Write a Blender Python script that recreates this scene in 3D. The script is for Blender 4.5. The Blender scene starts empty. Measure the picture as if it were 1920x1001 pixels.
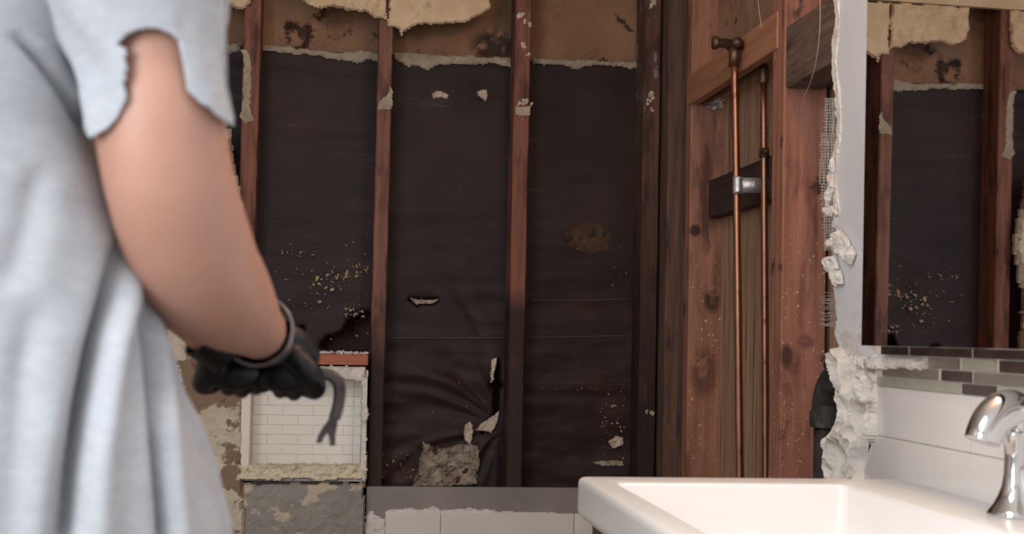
import bpy, bmesh, math, random
from mathutils import Vector, Matrix, noise

# ------------------------------------------------------------------ camera, world, light
SC = bpy.context.scene
F = 2600.0
EYE = Vector((0, 0, 1.10))
yaw, pitch, roll = math.atan(320 / F), math.atan(127 / F), 0.0205
FW = Vector((math.sin(yaw) * math.cos(pitch), math.cos(yaw) * math.cos(pitch), math.sin(pitch)))
_r = Vector((math.cos(yaw), -math.sin(yaw), 0)); _u = _r.cross(FW)
RT = _r * math.cos(roll) + _u * math.sin(roll)
UP = _u * math.cos(roll) - _r * math.sin(roll)
cd = bpy.data.cameras.new('camera'); cam = bpy.data.objects.new('camera', cd)
SC.collection.objects.link(cam); SC.camera = cam
cd.sensor_width = 36.0; cd.lens = 36.0 * F / 1920.0; cd.clip_start = 0.02
cam.matrix_world = Matrix(((RT.x, UP.x, -FW.x, EYE.x), (RT.y, UP.y, -FW.y, EYE.y), (RT.z, UP.z, -FW.z, EYE.z), (0, 0, 0, 1)))
cd.dof.use_dof = True; cd.dof.focus_distance = 3.8; cd.dof.aperture_fstop = 6.3

SC.view_settings.view_transform = 'Standard'; SC.view_settings.look = 'None'
SC.view_settings.gamma = 1.0; SC.view_settings.use_curve_mapping = False
SC.view_settings.exposure = 0.0

W = bpy.data.worlds.new('sky'); SC.world = W; W.use_nodes = True
W.node_tree.nodes['Background'].inputs[0].default_value = (0.80, 0.88, 1.0, 1)
W.node_tree.nodes['Background'].inputs[1].default_value = 1.5

def area(name, loc, target, sx, sy, power, col):
    l = bpy.data.lights.new(name, 'AREA'); l.shape = 'RECTANGLE'; l.size = sx; l.size_y = sy
    l.energy = power; l.color = col
    o = bpy.data.objects.new(name, l); SC.collection.objects.link(o); o.location = loc
    o.rotation_euler = (Vector(target) - Vector(loc)).to_track_quat('-Z', 'Z').to_euler()
    return o
area('window_daylight', (-1.27, -0.12, 1.62), (0.0, 0.35, 1.50), 1.25, 1.15, 46, (0.90, 0.95, 1.0))
area('overhead_fill_light', (-0.45, 0.85, 2.405), (-0.45, 0.85, 0), 0.60, 0.60, 26, (0.97, 0.98, 1.0))  # added fill without a fixture, brightens the sink front and shirt from above

# ------------------------------------------------------------------ helpers
C = SC.collection
def at(x, y, **k):
    d = FW + RT * ((x - 960) / F) - UP * ((y - 500.5) / F)
    a, v = list(k.items())[0]; i = 'XYZ'.index(a)
    return EYE + d * ((v - EYE[i]) / d[i])
def pix(p):
    d = Vector(p) - EYE; z = d.dot(FW)
    return 960 + F * d.dot(RT) / z, 500.5 - F * d.dot(UP) / z
def lin(c): return tuple((v / 255 / 12.92 if v <= 10 else ((v / 255 + 0.055) / 1.055) ** 2.4) for v in c)
def nz(x, y, z=0.0, o=4): return noise.fractal(Vector((x, y, z)), 0.9, 2.0, o)

def tag(o, label=None, cat=None, group=None, kind=None):
    if label: o['label'] = label
    if cat: o['category'] = cat
    if group: o['group'] = group
    if kind: o['kind'] = kind
    return o
def rebase(o):
    vs = o.data.vertices
    if not len(vs): return
    c = Vector((sum(v.co.x for v in vs) / len(vs), sum(v.co.y for v in vs) / len(vs), min(v.co.z for v in vs)))
    for v in vs: v.co -= c
    o.location = c
def obj(name, bm, mat, parent=None, smooth=False, recalc=True):
    if recalc: bmesh.ops.recalc_face_normals(bm, faces=bm.faces)
    me = bpy.data.meshes.new(name); bm.to_mesh(me); bm.free()
    if smooth:
        me.polygons.foreach_set('use_smooth', [True] * len(me.polygons))
    if mat: me.materials.append(mat)
    o = bpy.data.objects.new(name, me); C.objects.link(o)
    if parent is None: rebase(o)
    else:
        loc = parent.location.copy(); pp = parent.parent
        while pp: loc += pp.location; pp = pp.parent
        me.transform(Matrix.Translation(-loc)); o.parent = parent
    return o
def thing(name, loc, label, cat, group=None):
    o = bpy.data.objects.new(name, None); C.objects.link(o); o.location = loc
    o.empty_display_size = 0.05
    return tag(o, label, cat, group)
def NB(): return bmesh.new()
def box(bm, a, b, bev=0.0):
    t = bmesh.new()
    bmesh.ops.create_cube(t, size=1.0)
    a, b = Vector(a), Vector(b); s = b - a; c = (a + b) / 2
    for v in t.verts: v.co = Vector((v.co.x * s.x + c.x, v.co.y * s.y + c.y, v.co.z * s.z + c.z))
    if bev: bmesh.ops.bevel(t, geom=t.edges, offset=bev, segments=3, profile=0.5, affect='EDGES')
    m = bpy.data.meshes.new('t'); t.to_mesh(m); t.free(); bm.from_mesh(m); bpy.data.meshes.remove(m)
    return bm
def hexa(bm, p):     # 8 corners, bottom ring then top ring
    v = [bm.verts.new(q) for q in p]
    for f in ((0, 1, 2, 3), (4, 5, 6, 7), (0, 1, 5, 4), (1, 2, 6, 5), (2, 3, 7, 6), (3, 0, 4, 7)): bm.faces.new([v[i] for i in f])
    return bm
def prism(bm, pts, n):
    a = [bm.verts.new(p) for p in pts]; b = [bm.verts.new(Vector(p) + Vector(n)) for p in pts]
    fs = [bm.faces.new(a), bm.faces.new(b[::-1])]
    for i in range(len(a)):
        j = (i + 1) % len(a); bm.faces.new((a[i], b[i], b[j], a[j]))
    bmesh.ops.triangulate(bm, faces=fs)
    return bm
def catmull(P, n):
    out = []
    for i in range(len(P) - 1):
        p0, p1, p2, p3 = P[max(i - 1, 0)], P[i], P[i + 1], P[min(i + 2, len(P) - 1)]
        for k in range(n):
            t = k / n
            out.append([0.5 * (2 * b + (c - a) * t + (2 * a - 5 * b + 4 * c - d) * t * t + (3 * b - a - 3 * c + d) * t ** 3) for a, b, c, d in zip(p0, p1, p2, p3)])
    out.append(list(P[-1])); return out
def tube(bm, P, seg=16, sub=6, flat=1.0, cap=True, closed_ref=None):
    """P: list of (x,y,z,r)"""
    Q = catmull([list(p) for p in P], sub) if sub > 1 else [list(p) for p in P]
    rings = []; ref = Vector(closed_ref) if closed_ref else None
    for i, q in enumerate(Q):
        p = Vector(q[:3]); a = Vector(Q[max(i - 1, 0)][:3]); b = Vector(Q[min(i + 1, len(Q) - 1)][:3])
        t = (b - a).normalized()
        if ref is None: ref = Vector((0, 0, 1)) if abs(t.z) < 0.9 else Vector((0, 1, 0))
        n = (ref - t * ref.dot(t)).normalized(); m = t.cross(n); ref = n
        rings.append([bm.verts.new(p + (n * math.cos(2 * math.pi * k / seg) * flat + m * math.sin(2 * math.pi * k / seg)) * q[3]) for k in range(seg)])
    for r0, r1 in zip(rings, rings[1:]):
        for k in range(seg): bm.faces.new((r0[k], r0[(k + 1) % seg], r1[(k + 1) % seg], r1[k]))
    if cap:
        bm.faces.new(rings[0][::-1]); bm.faces.new(rings[-1])
    return bm
def limb(bm, P, seg=18, sub=6):
    """tube with round ends"""
    tube(bm, P, seg, sub)
    for p in (P[0], P[-1]): ball(bm, p[:3], (p[3],) * 3)
def ball(bm, c, r, seg=18, rot=None):
    M = Matrix.Translation(Vector(c)) @ (rot.to_4x4() if rot else Matrix.Identity(4)) @ Matrix.Diagonal((r[0], r[1], r[2], 1))
    bmesh.ops.create_uvsphere(bm, u_segments=seg, v_segments=seg // 2 + 2, radius=1.0, matrix=M)
def lathe(bm, prof, c, seg=40):
    rings = [[bm.verts.new((c[0] + r * math.cos(2 * math.pi * k / seg), c[1] + r * math.sin(2 * math.pi * k / seg), c[2] + z)) for k in range(seg)] for r, z in prof]
    for a, b in zip(rings, rings[1:]):
        for k in range(seg): bm.faces.new((a[k], a[(k + 1) % seg], b[(k + 1) % seg], b[k]))
    bm.faces.new(rings[0][::-1]); bm.faces.new(rings[-1])
def inside(x, y, poly):
    r = False; j = len(poly) - 1
    for i in range(len(poly)):
        xi, yi = poly[i]; xj, yj = poly[j]
        if (yi > y) != (yj > y) and x < (xj - xi) * (y - yi) / (yj - yi) + xi: r = not r
        j = i
    return r
def wpoly(pts, axis, val):    # photo outline -> metres in the wall's own plane (along, up)
    out = []
    for x, y in pts:
        p = at(x, y, **{axis: val}); out.append((p.x if axis == 'Y' else p.y, p.z))
    return out
def relief(name, poly, axis, val, th, step, mat, jag=0.004, lump=0.003, lumpf=40, holes=(), edge=1.0, seed=0, parent=None, smooth=False, hf=None):
    """slab standing on the plane axis=val, front face towards the camera side, ragged outline, lumpy face. poly in metres"""
    xs = [p[0] for p in poly]; zs = [p[1] for p in poly]
    x0, x1, z0, z1 = min(xs) - step * 2, max(xs) + step * 2, min(zs) - step * 2, max(zs) + step * 2
    nx = int((x1 - x0) / step) + 1; ny = int((z1 - z0) / step) + 1
    bm = NB(); cells = set()
    f1 = 0.6 / max(jag * 4, 0.004)
    for i in range(nx):
        for j in range(ny):
            x = x0 + (i + .5) * step; z = z0 + (j + .5) * step
            a = x + jag * (nz(x * f1, z * f1, seed) ); b = z + jag * (nz(x * f1, z * f1, seed + 7.3))
            if inside(a, b, poly) and not any(inside(a, b, h) for h in holes): cells.add((i, j))
    fv, bv = {}, {}
    def P(i, j, d):
        x = x0 + i * step; z = z0 + j * step
        if 0 < i: 
            x += step * 0.35 * noise.noise(Vector((i * 1.7, j * 1.3, seed))); z += step * 0.35 * noise.noise(Vector((i * 1.1, j * 1.9, seed + 5)))
        return Vector((x, val - d, z)) if axis == 'Y' else Vector((val - d, x, z))
    def depth(i, j):
        x = x0 + i * step; z = z0 + j * step
        n = sum(((i + a, j + b) in cells) for a in (-1, 0) for b in (-1, 0))
        h = th + lump * nz(x * lumpf, z * lumpf, seed + 2)
        if hf: h += hf(x, z)
        if n < 4: h = th * (1 - 0.45 * edge) + 0.3 * lump * noise.noise(Vector((x * 90, z * 90, seed)))
        return max(h, 0.0004)
    for i, j in cells:
        for a in (0, 1):
            for b in (0, 1):
                k = (i + a, j + b)
                if k not in fv:
                    fv[k] = bm.verts.new(P(k[0], k[1], depth(*k))); bv[k] = bm.verts.new(P(k[0], k[1], 0))
    for i, j in cells:
        q = [(i, j), (i + 1, j), (i + 1, j + 1), (i, j + 1)]
        bm.faces.new([fv[k] for k in q]); bm.faces.new([bv[k] for k in q[::-1]])
        for d, (u, v) in (((0, -1), (0, 1)), ((1, 0), (1, 2)), ((0, 1), (2, 3)), ((-1, 0), (3, 0))):
            if (i + d[0], j + d[1]) not in cells: bm.faces.new((fv[q[v]], fv[q[u]], bv[q[u]], bv[q[v]]))
    return obj(name, bm, mat, parent, smooth)
def crumbs(name, regions, mat, label, seed=0, cat='debris'):
    """regions: (points function, n, size lo, size hi)"""
    rnd = random.Random(seed); bm = NB()
    for fn, n, a, b in regions:
        for _ in range(n):
            p = fn(rnd); r = a + (b - a) * rnd.random() ** 2.2
            m = Matrix.Translation(p) @ Matrix.Rotation(rnd.random() * 6, 4, Vector((rnd.random(), rnd.random(), rnd.random() + .1)).normalized()) @ Matrix.Diagonal((r * rnd.uniform(.7, 1.6), r * rnd.uniform(.5, 1), r * rnd.uniform(.4, 1), 1))
            bmesh.ops.create_icosphere(bm, subdivisions=1, radius=1.0, matrix=m)
    return tag(obj(name, bm, mat), label, cat, kind='stuff')

# ------------------------------------------------------------------ materials
def mat(name, c1, c2, scale=6.0, stretch=(1, 1, 1), rough=0.6, metal=0.0, bump=0.0, bscale=None, layers=(), lo=0.35, hi=0.65, detail=8, coat=0.0, spec=0.5, sheen=0.0, distort=0.0):
    """layers: dict(c, s, st, t, w, zr=(z0,z1), r) : stains, specks, dirt laid over the base colour"""
    m = bpy.data.materials.new(name); m.use_nodes = True; N = m.node_tree; n = N.nodes; L = N.links.new
    bs = n['Principled BSDF']; geo = n.new('ShaderNodeNewGeometry')
    def mp(st, off=(0, 0, 0)):
        q = n.new('ShaderNodeMapping'); q.inputs['Scale'].default_value = st; q.inputs['Location'].default_value = off
        L(geo.outputs['Position'], q.inputs['Vector']); return q.outputs[0]
    def ns(st, s, d=detail, off=(0, 0, 0), dist=0.0):
        q = n.new('ShaderNodeTexNoise'); q.inputs['Scale'].default_value = s; q.inputs['Detail'].default_value = d
        q.inputs['Roughness'].default_value = 0.62; q.inputs['Distortion'].default_value = dist
        L(mp(st, off), q.inputs['Vector']); return q.outputs['Fac']
    def rg(x, a, b):
        q = n.new('ShaderNodeMapRange'); q.inputs[1].default_value = a; q.inputs[2].default_value = b; L(x, q.inputs[0]); q.clamp = True; return q.outputs[0]
    def mix(f, a, b):
        q = n.new('ShaderNodeMix'); q.data_type = 'RGBA'; L(f, q.inputs[0])
        for v, i in ((a, 6), (b, 7)):
            if isinstance(v, tuple): q.inputs[i].default_value = (*v, 1)
            else: L(v, q.inputs[i])
        return q.outputs[2]
    def mul(a, b):
        q = n.new('ShaderNodeMath'); q.operation = 'MULTIPLY'; L(a, q.inputs[0]); L(b, q.inputs[1]); return q.outputs[0]
    col = mix(rg(ns(stretch, scale, dist=distort), lo, hi), lin(c1), lin(c2))
    for i, l in enumerate(layers):
        f = rg(ns(l.get('st', (1, 1, 1)), l['s'], l.get('d', 6), (i * 3.1 + 1, i * 1.7, i * 2.3)), l['t'], l['t'] + l.get('w', 0.05))
        if 'zr' in l:
            sp = n.new('ShaderNodeSeparateXYZ'); L(geo.outputs['Position'], sp.inputs[0]); f = mul(f, rg(sp.outputs[2], *l['zr']))
        if 'zs' in l:
            sp = n.new('ShaderNodeSeparateXYZ'); L(geo.outputs['Position'], sp.inputs[0]); f = mul(f, rg(sp.outputs[2], *l['zs']))
        if 'sph' in l:
            (cx_, cy_, cz_), (rx_, ry_, rz_) = l['sph']
            q = n.new('ShaderNodeVectorMath'); q.operation = 'SUBTRACT'; L(geo.outputs['Position'], q.inputs[0]); q.inputs[1].default_value = (cx_, cy_, cz_)
            q2 = n.new('ShaderNodeVectorMath'); q2.operation = 'DIVIDE'; L(q.outputs[0], q2.inputs[0]); q2.inputs[1].default_value = (rx_, ry_, rz_)
            q3 = n.new('ShaderNodeVectorMath'); q3.operation = 'LENGTH'; L(q2.outputs[0], q3.inputs[0]); f = mul(f, rg(q3.outputs['Value'], 1.0, .55))
        if 'a' in l:
            q = n.new('ShaderNodeMath'); q.operation = 'MULTIPLY'; L(f, q.inputs[0]); q.inputs[1].default_value = l['a']; f = q.outputs[0]
        col = mix(f, col, lin(l['c']))
    L(col, bs.inputs['Base Color'])
    bs.inputs['Roughness'].default_value = rough; bs.inputs['Metallic'].default_value = metal
    bs.inputs['Coat Weight'].default_value = coat; bs.inputs['Specular IOR Level'].default_value = spec
    bs.inputs['Sheen Weight'].default_value = sheen
    if bump:
        b = n.new('ShaderNodeBump'); b.inputs['Strength'].default_value = 1.0; b.inputs['Distance'].default_value = bump
        L(ns(stretch, bscale or scale * 2), b.inputs['Height']); L(b.outputs[0], bs.inputs['Normal'])
    return m
VG = (9, 9, 0.55)       # vertical grain
YG = (9, 0.6, 9)
def studmat(name, c1, c2, zdark=(1.05, 1.3), seed=0, white=0.66):
    return mat(name, c1, c2, 7, VG, 0.75, bump=0.0015, layers=[
        dict(c=(52, 27, 21), s=6, st=(3, 3, .8), t=.50 , w=.12, a=.7),
        dict(c=(40, 27, 23), s=9, st=(1, 1, .35), t=.22, w=.25, zr=(zdark[1], zdark[0]), a=.94),
        dict(c=(150, 140, 130), s=26, st=(1, 1, .5), t=white - .04, w=.05, zs=(1.70, 1.80), a=.75),
        dict(c=(170, 158, 146), s=50, t=.70, w=.03, a=.8)])
M = {}
M['stud1'] = studmat('stud red brown', (118, 74, 60), (150, 102, 84), (.7, .9))
M['stud2'] = studmat('stud brown', (118, 78, 66), (146, 102, 88), (1.0, 1.2))
M['stud3'] = studmat('stud rust', (120, 74, 62), (148, 96, 80), (1.17, 1.25))
M['stud4'] = studmat('stud dark', (82, 56, 50), (114, 78, 66), (1.0, 1.7), white=.62)
M['blackwood'] = mat('blackened wood', (52, 36, 31), (76, 54, 45), 7, YG, 0.8, bump=0.002)
M['rough'] = mat('weathered rough wood', (84, 64, 56), (128, 100, 86), 7, YG, 0.85, bump=0.003, distort=1.0, layers=[dict(c=(48, 34, 29), s=6, st=(1, 1, 2), t=.52, w=.12, a=.8)])
M['oldwood'] = mat('old dark wood', (84, 62, 53), (124, 94, 80), 7, VG, 0.8, bump=0.002, layers=[dict(c=(150, 125, 108), s=12, st=(4, 4, .4), t=.64, w=.1, a=.5), dict(c=(30, 20, 17), s=5, st=(2, 2, .5), t=.56, w=.1, a=.8)])
def blot(x, y, rx, rz, c=(42, 27, 22), a=.9, t=.40, s=14, **k):
    p = at(x, y, **k); return dict(c=c, s=s, t=t, w=.1, a=a, sph=((p.x, p.y, p.z), (rx, rx if 'X' in k else .05, rz)))
def sidestud(name, c1, c2, extra=()):
    return mat(name, c1, c2, 6, VG, 0.6, bump=0.001, layers=[
        dict(c=(78, 44, 34), s=4, st=(3, 3, .7), t=.54, w=.12, a=.8),
        dict(c=(40, 25, 20), s=9, st=(1.6, 1.6, .8), t=.63, w=.05, a=.85),
        dict(c=(90, 70, 60), s=30, st=(1, 1, .25), t=.60, w=.1, a=.35),
        dict(c=(232, 200, 170), s=105, t=.665, w=.02, zr=(1.40, 1.25), a=.95, d=2), *extra])
M['sideA'] = sidestud('side stud A', (146, 100, 80), (180, 130, 108), [blot(1303, 432, .022, .022, Y=3.925, t=.2), blot(1335, 560, .03, .05, Y=3.925), blot(1320, 700, .05, .09, c=(90, 48, 36), Y=3.925, a=.7), blot(1345, 520, .02, .12, c=(90, 50, 38), Y=3.925, a=.6)])
M['sideB'] = sidestud('side stud B', (146, 96, 80), (178, 124, 104), [blot(1475, 668, .016, .034, Y=3.07, t=.2), blot(1462, 500, .008, .018, Y=3.07, t=.2), blot(1480, 690, .03, .10, c=(96, 56, 44), Y=3.07, a=.6), blot(1510, 640, .03, .02, c=(96, 56, 44), Y=3.07, a=.6)])
M['board'] = mat('pine board', (158, 108, 80), (188, 134, 102), 5, YG, 0.6, bump=0.0006, layers=[dict(c=(110, 72, 54), s=8, st=(1, 1, 1), t=.62, w=.1, a=.6)])
M['baypanel'] = mat('tan bay boards', (156, 122, 98), (192, 156, 128), 5, VG, 0.7, bump=0.001, layers=[dict(c=(104, 72, 52), s=7, st=(9, 9, .3), t=.56, w=.06, a=.8)])
M['gyp'] = mat('tan water stained board', (142, 106, 82), (168, 130, 102), 5, (1, 1, 1), 0.85, bump=0.001, layers=[
    dict(c=(98, 66, 48), s=6, t=.55, w=.15, a=.6), dict(c=(48, 30, 22), s=13, t=.60, w=.06, a=.9), dict(c=(140, 132, 112), s=7, t=.60, w=.1, a=.4), blot(575, 68, .11, .055, t=.5, s=30, Y=4.32), blot(640, 60, .05, .05, t=.58, s=40, Y=4.32), blot(930, 88, .10, .075, t=.42, s=24, Y=4.32), blot(545, 48, .03, .02, t=.45, s=40, Y=4.32), blot(945, 60, .05, .14, t=.4, c=(84, 70, 58), a=.6, Y=4.32)])
M['paper'] = mat('black building paper', (37, 24, 25), (50, 34, 34), 3, (1, 1, 1), 0.58, bump=0.0007, bscale=18, spec=.32, layers=[
    dict(c=(86, 76, 76), s=5, st=(1, 1, 5), t=.62, w=.12, a=.5),
    dict(c=(70, 40, 30), s=2.2, t=.58, w=.1, a=.5),
    dict(c=(120, 104, 92), s=16, st=(1, 1, 4), t=.715, w=.03, a=.7)])
M['tornpaper'] = mat('pale torn paper', (190, 174, 154), (220, 206, 188), 30, rough=.85, bump=.001)
M['raggrey'] = mat('ragged grey plaster strip', (158, 146, 128), (190, 178, 158), 22, rough=.9, bump=.002, layers=[dict(c=(100, 84, 68), s=18, t=.62, w=.08, a=.6)])
M['plaster'] = mat('cream plaster', (216, 188, 152), (236, 210, 176), 12, rough=.85, bump=.0015, layers=[dict(c=(160, 132, 98), s=10, t=.62, w=.08, a=.6)])
M['plasterwhite'] = mat('white plaster', (212, 206, 198), (238, 234, 228), 22, rough=.9, bump=.003, layers=[dict(c=(150, 132, 112), s=14, t=.62, w=.07, a=.7)])
M['paintwall'] = mat('white wall paint', (226, 226, 230), (236, 236, 240), 4, rough=.42, spec=.5, layers=[dict(c=(190, 176, 158), s=9, st=(1, 1, 3), t=.45, w=.2, zr=(1.2, 1.12), zs=(.9, 1.0), a=.8)])
M['roomwall'] = mat('room wall paint', (214, 212, 208), (224, 222, 218), 3, rough=.7)
M['ceiling'] = mat('ceiling paint', (226, 224, 220), (234, 232, 228), 3, rough=.8)
M['floor'] = mat('floor', (120, 112, 104), (150, 142, 132), 4, rough=.5)
M['backer'] = mat('grey backer board', (134, 128, 124), (150, 144, 140), 5, rough=.85, bump=.0006, layers=[dict(c=(110, 100, 94), s=30, t=.66, w=.05, a=.5)])
M['greywall'] = mat('patchy grey mortar wall', (140, 136, 130), (158, 154, 148), 7, rough=.9, bump=.002, layers=[
    dict(c=(196, 184, 164), s=9, st=(1, 1, 1.6), t=.575, w=.02), dict(c=(92, 84, 76), s=20, t=.64, w=.06, a=.7)])
M['mottle'] = mat('mottled old wall', (196, 184, 164), (216, 206, 188), 12, rough=.9, bump=.002, layers=[dict(c=(140, 118, 98), s=8, t=.50, w=.02), dict(c=(110, 88, 72), s=15, t=.60, w=.03, a=.8)])
M['whitetile'] = mat('white glazed tile', (224, 220, 216), (230, 226, 222), 2, rough=.16, coat=.3)
M['nichetile'] = mat('cream small tile', (246, 242, 234), (250, 246, 240), 3, rough=.35)
M['nichegrout'] = mat('niche grout', (236, 231, 220), (240, 236, 226), 8, rough=.8)
M['grout'] = mat('white grout', (216, 210, 202), (226, 220, 212), 30, rough=.8)
M['mdark'] = mat('dark brown glass tile', (70, 58, 54), (86, 74, 68), 20, rough=.12)
M['mmid'] = mat('grey brown stone tile', (128, 120, 108), (142, 134, 122), 20, rough=.2)
M['mlight'] = mat('pale green grey tile', (166, 166, 152), (178, 178, 164), 20, rough=.15)
M['lath'] = mat('grey metal lath', (176, 170, 164), (214, 208, 204), 60, rough=.6)
M['wire'] = mat('thin pale wire', (110, 96, 86), (140, 124, 110), 40, rough=.5)
M['copper'] = mat('copper', (152, 108, 88), (172, 128, 104), 14, (3, 3, 1), 0.42, 1.0, layers=[dict(c=(112, 66, 48), s=20, t=.6, w=.08, a=.7)])
M['oldcopper'] = mat('tarnished copper', (92, 72, 60), (124, 98, 80), 30, rough=.5, metal=.8)
M['tape'] = mat('silver tape', (190, 196, 204), (216, 222, 228), 60, rough=.35, metal=.85, bump=.002)
M['iron'] = mat('black iron pipe', (52, 48, 48), (78, 74, 74), 20, rough=.5, metal=.35, bump=.0008, layers=[dict(c=(120, 110, 104), s=9, st=(1, 1, .4), t=.62, w=.06, a=.5)])
M['redwood'] = mat('red brown header', (160, 92, 66), (182, 110, 82), 6, (1, 9, 9), .7, bump=.001)
M['ceramic'] = mat('white ceramic', (236, 235, 234), (240, 239, 238), 1, rough=.30, coat=.12)
M['deckceramic'] = M['ceramic']
M['espresso'] = mat('espresso wood', (32, 22, 24), (46, 32, 32), 6, VG, .4)
M['chrome'] = mat('chrome', (206, 204, 204), (214, 212, 212), 2, rough=.07, metal=1.0)
M['steel'] = mat('worn pry bar steel', (52, 45, 44), (80, 72, 70), 26, rough=.45, metal=.35, layers=[dict(c=(168, 158, 150), s=34, t=.62, w=.04, a=.8), dict(c=(60, 40, 34), s=14, t=.56, w=.06, a=.7)])
M['glove'] = mat('black glove', (7, 6, 10), (12, 10, 17), 20, rough=.38, bump=.001, bscale=60, spec=.3)
M['glovecuff'] = mat('glove cuff', (62, 56, 58), (104, 98, 100), 30, rough=.22, coat=.6)
M['patch'] = mat('pale grey spot', (150, 148, 160), (180, 178, 190), 60, rough=.5)
M['shirt'] = mat('heather grey cotton', (156, 158, 163), (176, 178, 183), 60, (1, 1, 3), .95, bump=.0006, bscale=400, sheen=.15, lo=.2, hi=.8)
M['jeans'] = mat('blue jeans', (48, 58, 84), (66, 78, 104), 40, rough=.9)
M['hair'] = mat('dark hair', (30, 22, 18), (48, 36, 28), 60, rough=.5)
M['shoe'] = mat('dark shoes', (34, 32, 32), (50, 48, 48), 20, rough=.6)
M['bulb'] = None
m = bpy.data.materials.new('mirror glass'); m.use_nodes = True; b = m.node_tree.nodes['Principled BSDF']
b.inputs['Base Color'].default_value = (.86, .86, .88, 1); b.inputs['Metallic'].default_value = 1; b.inputs['Roughness'].default_value = .015; M['mirror'] = m
m = bpy.data.materials.new('skin'); m.use_nodes = True; b = m.node_tree.nodes['Principled BSDF']; N = m.node_tree
q = N.nodes.new('ShaderNodeTexNoise'); q.inputs['Scale'].default_value = 9; q.inputs['Detail'].default_value = 5
g = N.nodes.new('ShaderNodeNewGeometry'); N.links.new(g.outputs['Position'], q.inputs['Vector'])
x = N.nodes.new('ShaderNodeMix'); x.data_type = 'RGBA'; N.links.new(q.outputs[0], x.inputs[0])
x.inputs[6].default_value = (*lin((164, 120, 102)), 1); x.inputs[7].default_value = (*lin((184, 138, 118)), 1); N.links.new(x.outputs[2], b.inputs['Base Color'])
b.inputs['Roughness'].default_value = .5; b.inputs['Subsurface Weight'].default_value = .04; b.inputs['Subsurface Radius'].default_value = (.012, .005, .003); b.inputs['Subsurface Scale'].default_value = 1.0
M['skin'] = m
def emis(name, col, s):
    m = bpy.data.materials.new(name); m.use_nodes = True; b = m.node_tree.nodes['Principled BSDF']
    b.inputs['Base Color'].default_value = (*col, 1); b.inputs['Emission Color'].default_value = (*col, 1); b.inputs['Emission Strength'].default_value = s
    return m
M['bulb'] = emis('lit bulb glass', (1.0, .78, .55), 14)

# ------------------------------------------------------------------ room shell
def struct(name, bm, m, **k): return tag(obj(name, bm, m, **k), kind='structure')
XL, YR, ZC, XF, YB = -1.25, -1.30, 2.42, 0.98, 4.17
struct('floor', box(NB(), (XL, YR, -.05), (1.2, 4.6, 0)), M['floor'])
struct('ceiling', box(NB(), (XL, YR, ZC), (1.2, 4.6, ZC + .05)), M['ceiling'])
bm = NB(); wy0, wy1, wz0, wz1 = -.76, .52, 1.03, 2.21
for a, b in (((YR, 0), (wy0, ZC)), ((wy1, 0), (4.6, ZC)), ((wy0, 0), (wy1, wz0)), ((wy0, wz1), (wy1, ZC))):
    box(bm, (XL - .10, a[0], a[1]), (XL, b[0], b[1]))
struct('wall_left', bm, M['roomwall'])
bm = NB()
for a, b in (((wy0, wz0), (wy0 + .04, wz1)), ((wy1 - .04, wz0), (wy1, wz1)), ((wy0 + .04, wz0), (wy1 - .04, wz0 + .04)), ((wy0 + .04, wz1 - .04), (wy1 - .04, wz1))):
    box(bm, (XL - .09, a[0], a[1]), (XL - .05, b[0], b[1]))
struct('window_1', bm, M['ceiling'])
struct('wall_rear', box(NB(), (XL, YR - .05, 0), (1.2, YR, ZC)), M['roomwall'])
struct('wall_exterior', box(NB(), (XL, 4.42, 0), (1.2, 4.5, ZC)), M['blackwood'])
struct('wall_side_boards', box(NB(), (1.115, 2.0, 0), (1.16, 4.42, ZC)), M['baypanel'])
struct('wall_back', box(NB(), (XL, 4.145, 2.19), (1.0, 4.165, ZC)), M['plaster'])

# right wall finish: painted plaster on board with a broken edge
edge = [(1572, -90), (1566, -40), (1570, 0), (1563, 20), (1570, 45), (1574, 62), (1561, 80), (1566, 110), (1559, 140), (1566, 160), (1575, 200), (1574, 250), (1562, 290),
        (1566, 330), (1560, 375), (1573, 395), (1570, 430), (1562, 470), (1570, 505), (1563, 540), (1570, 590), (1566, 625), (1574, 662), (1612, 668), (1626, 690), (1644, 705), (1645, 815), (1634, 850), (1614, 905)]
pl = []
for i, (a, b) in enumerate(zip(edge, edge[1:])):
    n = max(2, int(abs(b[1] - a[1]) / 7))
    for k in range(n):
        t = k / n; x = a[0] + (b[0] - a[0]) * t + 4.5 * nz(a[1] * .02 + k * .7, i * .9); y = a[1] + (b[1] - a[1]) * t
        p = at(x, y, X=XF); pl.append(Vector((XF, p.y, p.z)))
pl = [Vector((XF, pl[0].y, ZC))] + pl + [Vector((XF, pl[-1].y, 0))]
bm = NB(); cols = [[bm.verts.new((x_, p.y if y_ is None else y_, p.z)) for p in pl] for x_, y_ in ((XF, YR), (XF, None), (XF + .016, None), (XF + .016, YR))]
for c0_, c1_ in zip(cols, cols[1:] + cols[:1]):
    for k in range(len(pl) - 1): bm.faces.new((c0_[k], c0_[k + 1], c1_[k + 1], c1_[k]))
bm.faces.new([c_[0] for c_ in cols]); bm.faces.new([c_[-1] for c_ in cols][::-1])
struct('wall_right', bm, M['paintwall'])
q = wpoly([(1562, -30), (1574, -30), (1576, 60), (1569, 110), (1577, 200), (1576, 260), (1568, 330), (1576, 400), (1570, 425), (1560, 430), (1566, 400), (1560, 360), (1564, 320), (1561, 290), (1569, 250), (1569, 200), (1561, 160), (1561, 120), (1560, 80), (1566, 50), (1565, 10)], 'X', XF)
tag(relief('plaster_edge', q, 'X', XF + .012, .0145, .0035, M['plasterwhite'], jag=.010, lump=.003, lumpf=30, seed=88), 'ragged white plaster edge running down the broken right wall above the wire lath', 'plaster')

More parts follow.
